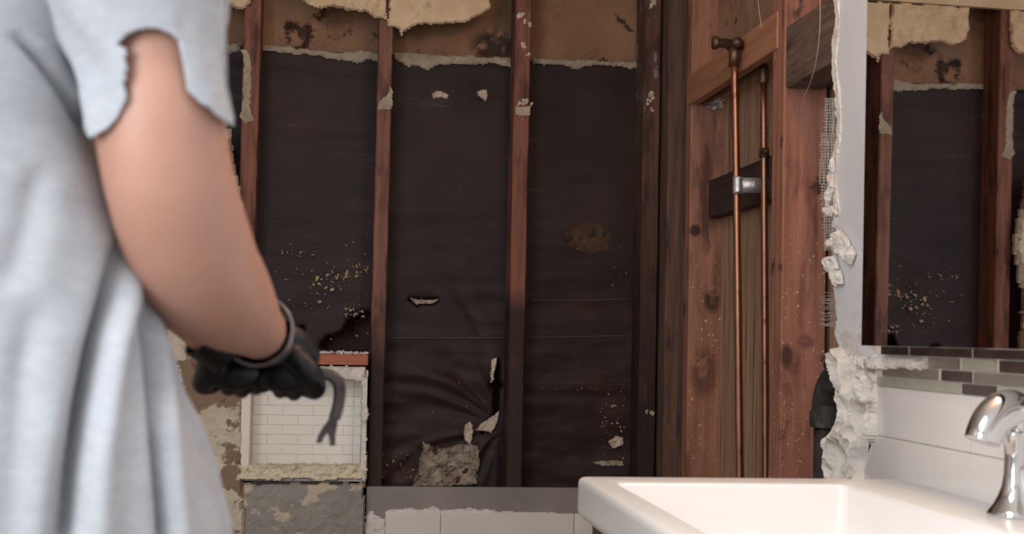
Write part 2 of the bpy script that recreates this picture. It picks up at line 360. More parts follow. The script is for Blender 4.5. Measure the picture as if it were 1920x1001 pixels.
# ------------------------------------------------------------------ back wall layers
YP = 4.30
hole1 = wpoly([(596, 652), (608, 632), (640, 622), (652, 596), (668, 586), (694, 584), (694, 656)], 'Y', YP)
hole2 = wpoly([(545, 622), (560, 610), (575, 612), (570, 620)], 'Y', YP)
hole3 = wpoly([(926, 672), (936, 676), (938, 720), (934, 770), (925, 800), (905, 812), (925, 770), (922, 715)], 'Y', YP)
hole4 = wpoly([(765, 560), (790, 562), (826, 560), (812, 572), (782, 572)], 'Y', YP)
piv = at(945, 800, Y=YP)
def wrinkle(x, z):
    h = .007 * nz(x * 1.6, z * 4.5, 3) + .005 * nz(x * 5, z * 13, 9) * max(.25, min(1, (1.45 - z) * 2)) + .004 * max(.4, min(1, (1.4 - z) * 2)) * noise.noise(Vector((x * 2 + z * 3, z * 30, 4)))
    dx, dz = x - piv.x, z - piv.z; r = math.hypot(dx, dz)
    if dx < .06 and r < .85:
        an = math.atan2(dz, -dx); w = max(0, 1 - r / .85) * min(1, r / .10) * min(1, (.06 - dx) / .08)
        k_ = noise.noise(Vector((an * 2.5, r * 3, 1.0))); h += .036 * w * noise.noise(Vector((an * 4.2 + 1.2 * k_ + r * 1.5, r * 2.2, 5.0))) * (1.0 if abs(an) < .9 else .5)
    return h
low = relief('building_paper', [(-1.0, .45), (1.085, .45), (1.085, 1.965), (-1.0, 1.965)], 'Y', YP, .010, .0085, M['paper'], jag=0.002, lump=.0, holes=(hole1, hole2, hole3, hole4), smooth=True, hf=wrinkle, seed=1)
tag(low, 'wrinkled black building paper stretched behind the exposed wall studs', 'building paper')
gy = relief('gypsum_sheathing', [(-1.0, 1.945), (1.085, 1.93), (1.085, 2.40), (-1.0, 2.40)], 'Y', YP + .03, .012, .03, M['gyp'], jag=.001, lump=.002, lumpf=8, seed=4, smooth=True)
tag(gy, 'tan water-stained board along the top of the back wall above the black paper', 'wall board')
strips = [([(424, 82), (450, 84), (450, 99), (424, 97)], 'short pale ragged strip of paper left of the leftmost stud'),
          ([(490, 85), (560, 91), (620, 96), (712, 100), (712, 118), (690, 112), (668, 120), (650, 114), (620, 110), (600, 104), (560, 102), (490, 96)], 'pale ragged strip above the black paper between the first and second studs from the left'),
          ([(740, 98), (800, 102), (870, 106), (958, 109), (958, 126), (925, 118), (880, 122), (850, 120), (818, 124), (800, 132), (785, 124), (765, 126), (740, 112)], 'widest torn pale strip above the black paper between the second and third studs'),
          ([(999, 110), (1060, 112), (1120, 114), (1196, 118), (1196, 131), (1150, 125), (1110, 122), (1090, 126), (1076, 130), (1068, 122), (1030, 122), (999, 123)], 'pale torn strip above the black paper, right of the third stud')]
for i, (p, l) in enumerate(strips):
    tag(relief('torn_lining_strip', wpoly(p, 'Y', YP - .012), 'Y', YP - .012, .008, .004, M['raggrey'], jag=.006, lump=.005, seed=10 + i), l, 'torn strip', 'pale torn strips above the black paper')

SX = (-.287, .115, .533, .926)
def stud(x, w, m, label, tilt=0.0, y0=YB, z0=.02, z1=2.41, seed=0, depth=.115):
    bm = NB(); n = 60
    prev = None
    for i in range(n + 1):
        z = z0 + (z1 - z0) * i / n; cx = x + tilt * (z - 1.4); j = .0016
        f = lambda k: j * nz(z * 9, k, seed + 3)
        c = .004
        ring = [(cx - w / 2 + f(0), y0 + c), (cx - w / 2 + c + f(0), y0 + f(1)), (cx + w / 2 - c + f(2), y0 + f(1)), (cx + w / 2 + f(2), y0 + c), (cx + w / 2 + f(2), y0 + depth), (cx - w / 2 + f(0), y0 + depth)]
        r = [bm.verts.new((a, b, z)) for a, b in ring]
        if prev:
            for k in range(6): bm.faces.new((prev[k], prev[(k + 1) % 6], r[(k + 1) % 6], r[k]))
        else: bm.faces.new(r[::-1])
        prev = r
    bm.faces.new(prev)
    return tag(obj('wall_stud', bm, m), label, 'stud', 'exposed wall studs')
stud(-.283, .050, M['stud1'], 'reddish-brown wall stud nearest the person, leftmost in the opened wall', seed=1)
stud(SX[1], .043, M['stud2'], 'slim brown wall stud beside the white niche, whitish patch near its top', seed=2)
stud(SX[2], .048, M['stud3'], 'rust-brown middle wall stud with plaster blobs near its top', seed=3)
stud(.938, .054, M['stud4'], 'dark mottled wall stud just left of the inside corner of the framing', seed=4)
bm = box(NB(), (.972, 4.095, .02), (1.055, 4.20, 2.41), .004); tag(obj('corner_post', bm, M['oldwood']), 'dark brown square post in the inside corner of the stripped walls', 'post')

# side wall framing
def sstud(y, m, label, d=.105, w=.045, name='wall_stud', x=1.0):
    bm = box(NB(), (x, y, .02), (x + d, y + w, 2.41), .004)
    bmesh.ops.bisect_plane(bm, geom=bm.verts[:] + bm.edges[:] + bm.faces[:], plane_co=(0, 0, 1), plane_no=(0, 0, 1))
    return tag(obj(name, bm, m), label, 'stud', 'exposed wall studs')
sstud(3.925, M['sideA'], 'weathered brown stud of the side wall, left of the copper pipes', w=.06)
sstud(3.07, M['sideB'], 'wide orange-brown stud of the side wall, right of the copper pipes, white specks', w=.085)
# bay boards behind the pipes: individual tan boards
def vboard(p0, p1, x, m, label):
    a = at(p0, 500, X=x); b = at(p1, 500, X=x)
    tag(obj('sheathing_board', box(NB(), (x, min(a.y, b.y) + .003, .02), (x + .014, max(a.y, b.y) - .003, 2.41), .002), m), label, 'board', 'tan boards behind the copper pipes')
vboard(1350, 1372, 1.096, M['baypanel'], 'narrow tan backing board left of both copper pipes')
vboard(1372, 1404, 1.096, M['baypanel'], 'tan backing board between the two copper pipes, left piece')
vboard(1404, 1434, 1.096, M['baypanel'], 'tan backing board directly behind the right copper pipe')
vboard(1434, 1480, 1.096, M['baypanel'], 'tan backing board mostly hidden behind the wide orange-brown stud')

def slat(bm, x, p0, p1, y0t, y0b, d):        # board in the side wall plane between two photo columns, level
    a = at(p0, y0t, X=x); b = at(p1, y0t, X=x); zb = at(p0, y0b, X=x).z
    box(bm, (x, b.y, zb), (x + d, a.y, a.z), .002)
bm = NB(); a = at(1448, 28, X=.998); b = at(1448, 97, X=.998)
box(bm, (.996, 3.115, b.z), (1.022, 3.96, a.z), .003)
tag(obj('pipe_support_board', bm, M['board']), 'light pine board fixed across the bay above the copper pipes', 'board')
a = at(1345, 332, X=1.055); b = at(1345, 404, X=1.055)
tag(obj('blocking', box(NB(), (1.055, 3.16, b.z), (1.090, 3.922, a.z), .003), M['blackwood']), 'dark stained wood block behind the copper pipes under the silver tape', 'wood block')
a = at(1475, 48, X=1.0); b = at(1480, 160, X=1.0)
tag(obj('fire_block', box(NB(), (1.003, 2.66, b.z), (1.09, 3.066, a.z), .004), M['rough']), 'rough dark weathered wood block high beside the wire lath', 'wood block')
# inner bay upper brown panel
tag(obj('bay_panel', box(NB(), (1.075, 3.16, at(1400, 60, X=1.05).z), (1.088, 3.92, 2.40), .002), M['gyp']), 'brown board closing the bay above the pine board', 'board')

# copper pipes
def vec4(p, r): return (p.x, p.y, p.z, r)
pt = at(1377, 108, X=.974); pm = at(1381, 350, X=.976); pb = at(1387, 890, X=.980); ext = pb + (pb - pm) * 1.0
t = thing('copper_pipe', (ext.x, ext.y, max(ext.z, .02)), 'left copper supply pipe with a tarnished fitting on top and silver tape', 'pipe', 'copper supply pipes')
bm = NB(); tube(bm, [vec4(pt, .0098), vec4(pm, .0098), vec4(pb, .0098), vec4(ext, .0098)], 16, 4); obj('pipe', bm, M['copper'], t, True)
bm = NB(); c = at(1377, 92, X=.974); tube(bm, [(c.x, c.y, c.z - .045, .0135), (c.x, c.y, c.z + .012, .0135)], 16, 1)
tube(bm, [(c.x, c.y - .035, c.z + .012, .0115), (c.x, c.y - .02, c.z + .012, .014), (c.x, c.y + .03, c.z + .012, .0135)], 16, 1)
tube(bm, [(c.x + .02, c.y, c.z + .012, .012), (c.x - .04, c.y, c.z + .014, .012), (c.x - .045, c.y, c.z + .014, .017), (c.x - .056, c.y, c.z + .014, .017)], 16, 1)
tag(obj('tee_fitting', bm, M['oldcopper'], t, True), 'tarnished tee fitting at the pipe top')
bm = NB(); c = at(1383, 347, X=.976)
tube(bm, [(c.x, c.y, c.z - .021, .0128), (c.x, c.y, c.z, .0122), (c.x, c.y, c.z + .021, .0128)], 16, 3)
hexa(bm, [(c.x, c.y - .003, c.z - .019), (c.x + .078, c.y - .006, c.z - .017), (c.x + .078, c.y - .001, c.z - .017), (c.x, c.y + .002, c.z - .019), (c.x, c.y - .003, c.z + .019), (c.x + .078, c.y - .006, c.z + .020), (c.x + .078, c.y - .001, c.z + .020), (c.x, c.y + .002, c.z + .019)])
tag(obj('tape_wrap', bm, M['tape'], t, True), 'crinkled silver tape')
qt = at(1432, 146, X=1.045); qb = at(1436, 890, X=1.045); e2 = qb + (qb - qt) * .5
t = thing('copper_pipe', (e2.x, e2.y, max(e2.z, .02)), 'right copper supply pipe turning along under the pine board', 'pipe', 'copper supply pipes')
bm = NB(); tube(bm, [vec4(qt, .0095), vec4((qt + qb) / 2, .0095), vec4(qb, .0095), vec4(e2, .0095)], 16, 4)
obj('pipe', bm, M['copper'], t, True)
hz = at(1430, 122, X=1.04).z
bm = NB(); tube(bm, [(1.045, qt.y + .018, hz, .0105), (1.04, 3.60, hz - .002, .0105), (1.035, 3.915, hz - .004, .0105)], 14, 4)
obj('branch_pipe', bm, M['oldcopper'], t, True)
bm = NB(); tube(bm, [(1.045, qt.y, hz - .045, .0125), (1.045, qt.y, hz - .014, .0125), (1.045, qt.y + .005, hz - .003, .0125), (1.045, qt.y + .03, hz, .0125)], 16, 5); obj('elbow', bm, M['oldcopper'], t, True)
c = at(1433, 287, X=1.045); bm = NB(); tube(bm, [(c.x, c.y, c.z - .012, .0125), (c.x, c.y, c.z + .012, .0125)], 16, 1); box(bm, (c.x - .012, c.y - .04, c.z - .005), (c.x + .0, c.y, c.z + .005), .001)
obj('coupling', bm, M['oldcopper'], t, True)

tag(relief('foil_scrap', wpoly([(1322, 190), (1345, 180), (1366, 184), (1362, 200), (1340, 208), (1324, 202)], 'Y', 3.915), 'Y', 3.922, .012, .003, M['tape'], jag=.005, lump=.012, lumpf=70, seed=41), 'crumpled shiny foil scrap under the left end of the pine board', 'foil scrap')

# iron drain pipe
c = at(1552, 790, X=1.04)
t = thing('drain_pipe', (c.x, c.y, 0), 'black cast-iron drain pipe with an elbow beside the broken plaster', 'pipe')
bm = NB(); tube(bm, [(c.x, c.y, 0, .030), (c.x, c.y, c.z - .002, .030)], 28, 1); obj('pipe', bm, M['iron'], t, True)
bm = NB(); tube(bm, [(c.x, c.y, c.z - .012, .0385), (c.x, c.y, c.z + .022, .0385)], 28, 1); tag(obj('hub', bm, M['iron'], t, False), 'raised rim of the pipe')
bm = NB(); tube(bm, [(c.x, c.y, c.z + .018, .034), (c.x, c.y - .005, c.z + .05, .034), (c.x, c.y - .04, c.z + .085, .034), (c.x, c.y - .09, c.z + .095, .034), (c.x, c.y - .17, c.z + .095, .034)], 28, 6); obj('elbow', bm, M['iron'], t, True)

# ------------------------------------------------------------------ plaster left hanging at the top
YF = 4.15
rem = [([(408, -72), (478, -72), (474, -10), (468, 2), (452, 16), (440, 14), (430, 6), (408, 8)], 'small ragged plaster scrap hanging above the leftmost stud'),
       ([(565, -72), (726, -72), (725, 36), (705, 34), (690, 24), (668, 20), (640, 16), (615, 11), (598, 14), (575, 6), (568, 0)], 'crumbling cream plaster remnant left of the vertical seam above the opened wall'),
       ([(729, -72), (921, -72), (919, 12), (902, 26), (890, 30), (872, 42), (840, 41), (800, 46), (775, 48), (757, 58), (748, 52), (729, 49)], 'smooth tan drywall remnant right of the vertical seam above the opened wall')]
for i, (p, l) in enumerate(rem):
    q = wpoly(p, 'Y', YF); q = [(x, min(z, 2.188)) for x, z in q]
    tag(relief('plaster_remnant', q, 'Y', YF + .012, .014, .004, M['plaster'], jag=.007, lump=(.010, .012, .003)[i], lumpf=20, seed=30 + i, smooth=False), l, 'plaster')

# ------------------------------------------------------------------ scraps stuck on the paper
scr = [([(810, 176), (818, 170), (830, 170), (842, 178), (838, 187), (826, 184), (814, 186)], 'white plaster scrap high on the black paper right of the slim brown stud', M['tornpaper']),
       ([(893, 172), (902, 168), (912, 166), (916, 178), (911, 190), (905, 184), (897, 182)], 'tiny broken white plaster flecks left of the middle stud, near the top', M['tornpaper']),
       ([(770, 560), (790, 562), (824, 561), (812, 569), (780, 572)], 'small grey curl of torn paper in the middle of the black paper', M['raggrey']),
       ([(893, 806), (905, 792), (930, 776), (937, 770), (930, 800), (920, 812)], 'pale pointed paper tear left of the middle stud near the floor strip', M['tornpaper']),
       ([(872, 800), (880, 791), (888, 797), (886, 815), (882, 835), (872, 828), (870, 812)], 'upright curled paper scrap on top of the crumbled masonry', M['tornpaper']),
       ([(1140, 830), (1155, 818), (1169, 820), (1168, 834), (1150, 841)], 'small white plaster flake at the lower right of the black paper', M['tornpaper']),
       ([(922, 675), (933, 672), (928, 690), (927, 712), (919, 716), (920, 690)], 'thin pale curled tear edge beside the middle stud', M['tornpaper']),
       ([(1110, 866), (1168, 862), (1170, 872), (1130, 875)], 'thin pale smear of plaster just above the sink rim', M['raggrey'])]
for i, (p, l, mm) in enumerate(scr):
    tag(relief('plaster_scrap', wpoly(p, 'Y', YP - .02), 'Y', YP - .012, .012, .0022, mm, jag=.004, lump=.006, lumpf=60, seed=50 + i), l, 'scrap')
q = wpoly([(776, 912), (784, 870), (796, 828), (806, 838), (830, 842), (860, 836), (880, 832), (898, 842), (900, 860), (896, 912)], 'Y', YP - .02)
tag(relief('crumbled_masonry', q, 'Y', YP - .004, .022, .0035, mat('crumbled masonry', (128, 112, 98), (186, 174, 158), 22, rough=.95, bump=.003, layers=[dict(c=(60, 42, 32), s=16, t=.56, w=.05, a=.9)]), jag=.008, lump=.022, lumpf=26, seed=70), 'pale crumbled masonry showing through the torn paper at the bottom', 'masonry')
q = wpoly([(1058, 430), (1090, 415), (1130, 418), (1150, 440), (1140, 470), (1100, 478), (1065, 460)], 'Y', YP - .02)
tag(relief('water_stain_patch', q, 'Y', YP - .014, .003, .004, mat('rusty patch', (66, 46, 34), (92, 66, 46), 20, rough=.8, layers=[dict(c=(40, 28, 26), s=16, t=.5, w=.06)]), jag=.012, lump=.001, seed=71), 'faint brown stained patch of paper between the two right-hand studs', 'stain')
def region(x0, x1, y0, y1, Y=YP - .018, slope=0):
    return lambda r: at((x := r.uniform(x0, x1)), r.gauss((y0 + y1) / 2, (y1 - y0) / 4) + slope * (x - x0), Y=Y)
tanc = mat('tan crumbs', (150, 124, 88), (206, 186, 154), 30, rough=.9)
crumbs('plaster_crumbs', [(region(515, 690, 430, 640), 70, .001, .004), (region(580, 690, 520, 560, slope=-.35), 90, .001, .0065), (region(520, 600, 466, 482), 24, .001, .005), (region(640, 680, 572, 600), 40, .001, .006), (region(570, 640, 555, 590), 25, .001, .005)], tanc, 'tan plaster crumbs stuck to the black paper above the white niche', 1)
crumbs('plaster_crumbs', [(region(1125, 1175, 700, 880), 60, .001, .0055), (region(990, 1172, 726, 731), 26, .0008, .0022), (region(1130, 1176, 400, 560), 26, .0008, .003)], tanc, 'pale crumbs along the right edge of the black paper', 2)
crumbs('plaster_crumbs', [(region(700, 780, 830, 910), 40, .001, .005), (region(790, 900, 690, 830), 18, .0008, .004), (region(850, 960, 180, 700), 30, .0006, .002)], tanc, 'scattered pale crumbs on the lower black paper left of the middle stud', 3)
# plaster blobs on stud faces
def blobs(name, cl, label, Y=YB - .002, X=None, m='tornpaper', seed=0):
    rnd = random.Random(seed); bm = NB()
    for x, y, r in cl:
        p = at(x, y, Y=Y) if X is None else at(x, y, X=X)
        for k in range(5):
            rr = r * rnd.uniform(.4, .9)
            q = p + Vector((rnd.uniform(-1, 1) * r * .8, 0, rnd.uniform(-1, 1) * r)) if X is None else p + Vector((0, rnd.uniform(-1, 1) * r, rnd.uniform(-1, 1) * r))
            ball(bm, q, (rr, rr * .5, rr * rnd.uniform(.6, 1.3)) if X is None else (rr * .5, rr, rr), 8)
    for v in bm.verts: v.co += Vector((1, .5, 1)) * .0018 * noise.noise(v.co * 160)
    return tag(obj(name, bm, M[m]), label, 'plaster')
blobs('plaster_blob', [(978, 30, .010), (984, 40, .007), (992, 46, .006)], 'white plaster blobs at the very top of the middle stud', seed=1)
blobs('plaster_blob', [(980, 84, .008), (990, 103, .006)], 'white plaster blob on the middle stud below the topmost blobs', seed=2)
blobs('plaster_blob', [(974, 193, .005), (985, 191, .008), (996, 195, .004)], 'small white plaster lump across the middle stud at its colour change', seed=3)
blobs('plaster_blob', [(1224, 10, .009), (1226, 2, .007), (1222, -8, .008)], 'white plaster blob at the top of the dark mottled stud', seed=4)
blobs('plaster_blob', [(1221, 178, .009), (1217, 190, .007), (1224, 206, .006)], 'tan plaster lump on the dark mottled stud above its mottling', seed=5)
blobs('plaster_blob', [(1222, 774, .008), (1212, 772, .005)], 'grey plaster lump low on the dark mottled stud', seed=6, m='raggrey')
blobs('plaster_blob', [(752, 56, .006), (754, 64, .004)], 'tiny white drip below the tan drywall remnant', Y=4.14, seed=7)
for p, l, m_, sd in (([(455, 90), (466, 92), (470, 150), (468, 200), (474, 226), (462, 232), (452, 220), (456, 170)], 'long pale plaster smear on the leftmost stud', 'raggrey', 1), ([(712, 186), (722, 180), (732, 160), (736, 170), (736, 205), (711, 205)], 'whitish plaster smear ending in a straight line on the slim brown stud', 'raggrey', 2), ([(970, 198), (996, 198), (995, 216), (970, 216)], 'greyish plaster band across the middle stud under the small lump', 'raggrey', 3)):
    tag(relief('plaster_smear', wpoly(p, 'Y', YB), 'Y', YB, .0012, .0025, M[m_], jag=.009, lump=.0004, seed=120 + sd), l, 'plaster')
# wires stretched over the paper
for (a, b, l) in (((735, 633), (1172, 629), 'longer thin taut wire, across the wall at the niche header height'), ((1000, 562), (1176, 560), 'short thin wire crossing the right bay below the brown stain')):
    p, q = at(*a, Y=YP - .022), at(*b, Y=YP - .022); mid = (p + q) / 2 - Vector((0, 0, .003))
    bm = NB(); tube(bm, [vec4(p, .0006), vec4(mid, .0006), vec4(q, .0006)], 6, 6)
    tag(obj('stretched_wire', bm, M['wire']), l, 'wire', 'wires stretched over the black paper')

# ------------------------------------------------------------------ lower left: mottled wall, niche, grey wall, backer strip, tile
YN = 4.10
q = wpoly([(200, 235), (430, 240), (438, 300), (442, 330), (452, 362), (458, 392), (450, 432), (432, 500), (428, 560), (436, 630), (452, 690), (454, 720), (456, 905), (458, 1001), (458, 1090), (200, 1090)], 'Y', YN)
q = [(-1.235, q[0][1])] + q[1:-1] + [(-1.235, q[-1][1])]
tag(relief('old_plaster_wall', q, 'Y', YN + .03, .032, .008, M['mottle'], jag=.01, lump=.004, seed=80), 'mottled brown and cream old plaster wall behind the person', 'plaster wall')
q = wpoly([(455, 905), (684, 905), (684, 1090), (455, 1090)], 'Y', YN)
tag(relief('mortar_wall', q, 'Y', YN + .03, .032, .006, M['greywall'], jag=.006, lump=.004, seed=81), 'patchy grey mortar wall section under the white niche', 'mortar wall')
p0 = at(690, 912, Y=4.145); p1 = at(1085, 960, Y=4.145)
tag(obj('backer_strip', box(NB(), (p0.x - .004, 4.145, p1.z - .05), (.97, 4.163, p0.z), .001), M['backer']), 'smooth grey backer board strip under the black paper', 'backer board')
ztile = at(800, 961, Y=4.13).z
t = thing('tiled_wall', (.45, 4.14, .0), 'white tile course below the grey backer strip, its top edge ragged with mortar', 'tiles')
xt0 = at(723, 960, Y=4.13).x; xg = at(826, 980, Y=4.13).x; wT = .40
bm = NB(); box(bm, (xt0, 4.136, .02), (.97, 4.144, ztile - .004)); obj('mortar_bed', bm, M['grout'], t)
k = 0; z = ztile
while z > .1:
    xs = [xt0, xg, xg + wT, xg + 2 * wT] if k % 2 == 0 else [xt0, xg - .0 + wT / 2, xg + wT * 1.5, xg + wT * 2.5]
    for a, b in zip(xs, xs[1:]):
        if min(b, .97) - a < .01: continue
        tl = obj('tile', box(NB(), (a + .001, 4.128, z - .099), (min(b, .97) - .001, 4.137, z - .001), .0012), M['whitetile'], t)
    z -= .101; k += 1
q = wpoly([(684, 1090), (684, 968), (690, 960), (700, 958), (704, 966), (716, 972), (722, 968), (722, 956), (760, 953), (800, 955), (812, 950), (826, 956), (880, 953), (900, 955), (920, 957), (1090, 964), (1090, 972), (722, 966), (722, 1090)], 'Y', 4.136)
tag(relief('mortar_residue', q, 'Y', 4.144, .009, .003, M['plasterwhite'], jag=.004, lump=.003, seed=82), 'broken white mortar edge left of and along the top of the tile course', 'mortar')

# niche
pa = at(452, 700, Y=YN); pb = at(686, 900, Y=YN); nx0, nx1, nz0 = pa.x, pb.x, at(600, 896, Y=YN).z; nz1 = at(600, 706, Y=YN).z
DN = 4.215
t = thing('shower_niche', ((nx0 + nx1) / 2, YN, nz0), 'white tiled recessed shower niche below the red-brown header', 'niche')
ix0 = nx0 + .030; ix1 = nx1 - .016; xs_ = at(662, 800, Y=DN).x
bm = box(NB(), (ix0 - .01, DN, nz0 - .01), (ix1 + .01, DN + .012, nz1 + .02)); obj('back_board', bm, M['nichegrout'], t)
bm = NB(); zz = nz0; k = 0
while zz < nz1 + .01:
    x = ix0 - (k % 2) * .045
    while x < ix1:
        a, b = max(x, ix0), min(x + .088, ix1)
        if a < xs_: b = min(b, xs_)
        if b - a > .005: box(bm, (a + .0008, DN - .003, zz + .0008), (b - .0008, DN + .001, zz + .0275), .0006)
        if a < xs_ <= x + .088: x = xs_ - .088
        x += .09
    zz += .029; k += 1
obj('back_tiles', bm, M['nichetile'], t)
obj('side_panel', box(NB(), (ix1, YN - .002, nz0), (ix1 + .014, DN, nz1), .002), M['plasterwhite'], t)
obj('side_panel', box(NB(), (nx0 + .004, YN, nz0), (ix0, DN, nz1), .002), M['nichegrout'], t)
q = wpoly([(444, 868), (475, 872), (560, 870), (620, 872), (686, 870), (688, 902), (640, 898), (600, 903), (560, 898), (530, 902), (470, 900), (440, 905)], 'Y', YN)
relief('sill', q, 'Y', YN + .03, .034, .004, mat('rough cream sill', (214, 204, 178), (232, 222, 198), 30, rough=.9, bump=.003, layers=[dict(c=(160, 142, 110), s=30, t=.6, w=.05, a=.7)]), jag=.005, lump=.008, lumpf=50, seed=83, parent=t)
obj('sill_board', box(NB(), (nx0, YN + .02, nz0 - .012), (nx1, DN, nz0 + .002), .002), M['nichegrout'], t)
q = wpoly([(588, 688), (640, 686), (686, 688), (688, 712), (676, 716), (640, 712), (600, 713)], 'Y', YN)
relief('head_trim', q, 'Y', YN + .02, .026, .004, M['plasterwhite'], jag=.004, lump=.005, lumpf=50, seed=84, parent=t)
obj('head_board', box(NB(), (nx0, YN + .02, nz1), (nx1, DN, nz1 + .02), .002), M['nichegrout'], t)
q = wpoly([(677, 712), (685, 700), (688, 760), (692, 778), (687, 800), (689, 870), (686, 902), (677, 900)], 'Y', YN)
relief('jamb_trim', q, 'Y', YN + .02, .024, .003, M['plasterwhite'], jag=.003, lump=.004, lumpf=50, seed=85, parent=t)
a = at(470, 661, Y=YN + .01); b = at(690, 685, Y=YN + .01)
hd = tag(obj('header_block', box(NB(), (a.x, YN + .005, b.z), (b.x + .0, YN + .16, a.z), .002), M['redwood']), 'red-brown wood header above the white niche, topped with debris', 'wood block')
crumbs('plaster_debris', [(lambda r: Vector((r.uniform(at(540, 660, Y=4.13).x, b.x), YN + .005 + r.random() * .07, a.z + .002 + r.random() * .003)), 170, .002, .0075)], M['plasterwhite'], 'white plaster rubble lying along the top of the red-brown header', 5)
bm = box(NB(), (at(470, 903, Y=YN).x, YN + .005, at(600, 910, Y=YN).z), (at(640, 903, Y=YN).x, YN + .03, at(600, 904, Y=YN).z)); tag(obj('dark_gap_strip', bm, M['espresso']), 'thin dark strip standing in for the black gap under the niche sill', 'gap')  # solid dark strip put in for the shaded black gap below the sill

# ------------------------------------------------------------------ side wall: lath, ragged plaster, rubble, tiles
rnd = random.Random(9); bm = NB()
def lath_patch(y0, y1, x0, x1):
    Pt = lambda x, y: at(x, y, X=1.0)
    n = int((y1 - y0) / 5.2)
    for i in range(n):
        y = y0 + (y1 - y0) * i / n; xa = x0 + rnd.uniform(-2, 4); xb = x1 + 8
        p, q = Pt(xa, y), Pt(xb, y + rnd.uniform(-1, 1)); p.x -= rnd.uniform(0, .004)
        tube(bm, [vec4(p, .0011), vec4(q, .0011)], 5, 1)
    k = x0 + 2
    while k < x1 + 6:
        p, q = Pt(k, y0), Pt(k + rnd.uniform(-2, 2), y1); tube(bm, [vec4(p, .0011), vec4(q, .0011)], 5, 1); k += 4.2
for a in ((185, 250, 1546, 1560), (250, 300, 1540, 1560), (300, 345, 1537, 1560), (345, 400, 1540, 1558), (400, 470, 1544, 1560)): lath_patch(*a)
tag(obj('metal_lath', bm, M['lath']), 'fine grey wire lath showing along the broken edge of the right wall', 'wire mesh')
bm = NB()
for i in range(22):
    y = 552 + i * 2.9; xa = 1536 + 8 * rnd.random(); p = at(xa, y + rnd.uniform(-5, 5), X=.995); q = at(1566, y, X=.985); m_ = (p + q) / 2 + Vector((-.004, 0, rnd.uniform(-.004, .004)))
    tube(bm, [vec4(p, .0006), vec4(m_, .0006), vec4(q, .0006)], 5, 4)
tag(obj('frayed_lath_wires', bm, M['lath']), 'frayed pale lath wires sticking out below the wire mesh', 'wire')
for pts, l in (([(1536, -20), (1538, 30), (1534, 90), (1524, 140), (1508, 182)], 'long pale wire dangling in front of the dark weathered block'), ([(1420, -10), (1424, 25), (1428, 52)], 'short pale wire end hanging above the light pine board')):
    P = [vec4(at(x, y, X=.985 - .008 * math.sin(i)), .0007) for i, (x, y) in enumerate(pts)]; bm = NB(); tube(bm, P, 5, 6)
    tag(obj('hanging_wire', bm, M['lath']), l, 'wire')
q = wpoly([(1562, 665), (1575, 655), (1600, 668), (1628, 684), (1652, 712), (1652, 820), (1642, 850), (1630, 935), (1560, 935), (1566, 850), (1560, 820), (1572, 790), (1566, 750), (1570, 715), (1562, 690)], 'X', XF)
tag(relief('broken_mortar', q, 'X', XF + .012, .024, .0032, M['plasterwhite'], jag=.014, lump=.007, lumpf=30, seed=90, hf=lambda x, z: .016 - .055 * abs(nz(x * 8, z * 8, 4.4, 3))), 'lumpy broken white plaster between the drain pipe and white tiles', 'plaster')
for i, (p, l) in enumerate([([(1548, 455), (1570, 432), (1590, 446), (1602, 478), (1596, 492), (1580, 484), (1566, 470)], 'largest peeled white plaster flake curling off the right wall edge'),
                            ([(1546, 486), (1564, 478), (1572, 502), (1562, 516), (1548, 508)], 'peeled white flake directly under the largest flake'),
                            ([(1558, 512), (1576, 502), (1580, 528), (1566, 537)], 'lowest of the peeled white flakes on the right wall edge'),
                            ([(1557, 300), (1563, 296), (1563, 345), (1557, 372), (1548, 398), (1553, 360)], 'narrow white plaster sliver over the wire lath'),
                            ([(1544, 388), (1568, 384), (1572, 402), (1548, 400)], 'short white plaster ledge across the wire lath')]):
    tag(relief('plaster_flake', wpoly(p, 'X', XF - .006), 'X', XF - .004, .007, .0035, M['plasterwhite'], jag=.006, lump=.012, lumpf=40, seed=95 + i), l, 'plaster flake', 'flakes on the broken edge of the right wall')

XT = XF - .010
zs = [at(1757, y, X=XT).z for y in (648, 669.5, 692, 713.5, 735)]
zt0 = zs[4]; zt1 = at(1645, 815.5, X=XT).z
yedge = at(1646, 760, X=XT).y
t = thing('tile_backsplash', (XT, 1.7, .864), 'white tile backsplash with a brown glass mosaic border behind the sink', 'backsplash')
bed = [at(1646, 705, X=XF), at(1646, 815, X=XF), at(1634, 850, X=XF), at(1618, 905, X=XF)]
pts = [(b_.y - .002, b_.z) for b_ in bed]; pts = [(at(1650, 660, X=XF).y, zs[0] + .0)] + [(pts[0][0], zs[3])] + pts
poly = [Vector((XF - .0005, a, b)) for a, b in pts] + [Vector((XF - .0005, pts[-1][0], .80)), Vector((XF - .0005, 1.25, .80)), Vector((XF - .0005, 1.25, zs[0]))]
obj('mortar_bed', prism(NB(), poly, (-.0065, 0, 0)), M['grout'], t)
def quad_tile(name, c, m):      # c: four (y,z) corners
    bm = prism(NB(), [Vector((XF - .004, a, b)) for a, b in c], (-.0065, 0, 0))
    bmesh.ops.recalc_face_normals(bm, faces=bm.faces)
    e = [e for e in bm.edges if all(v.co.x < XF - .008 for v in e.verts)]
    return obj(name, bm, m, t)
Y_ = lambda px_, py_=760: at(px_, py_, X=XT).y
g = .0012; h1 = zt0 - zt1
y1a, y1b = yedge, Y_(1821, 800)
L1 = y1a - y1b
row = 0; z = zt0
yj = [y1b - .30, y1b - .60]
quad_tile('tile', [(y1a, z - g), (y1b + g, z - g), (y1b + g, z - h1 + g), (y1a, z - h1 + g)], M['whitetile'])
for a, b in ((y1b, y1b - .305), (y1b - .305, 1.26)): quad_tile('tile', [(a - g, z - g), (b + g, z - g), (b + g, z - h1 + g), (a - g, z - h1 + g)], M['whitetile'])
z = zt1; zb = .80
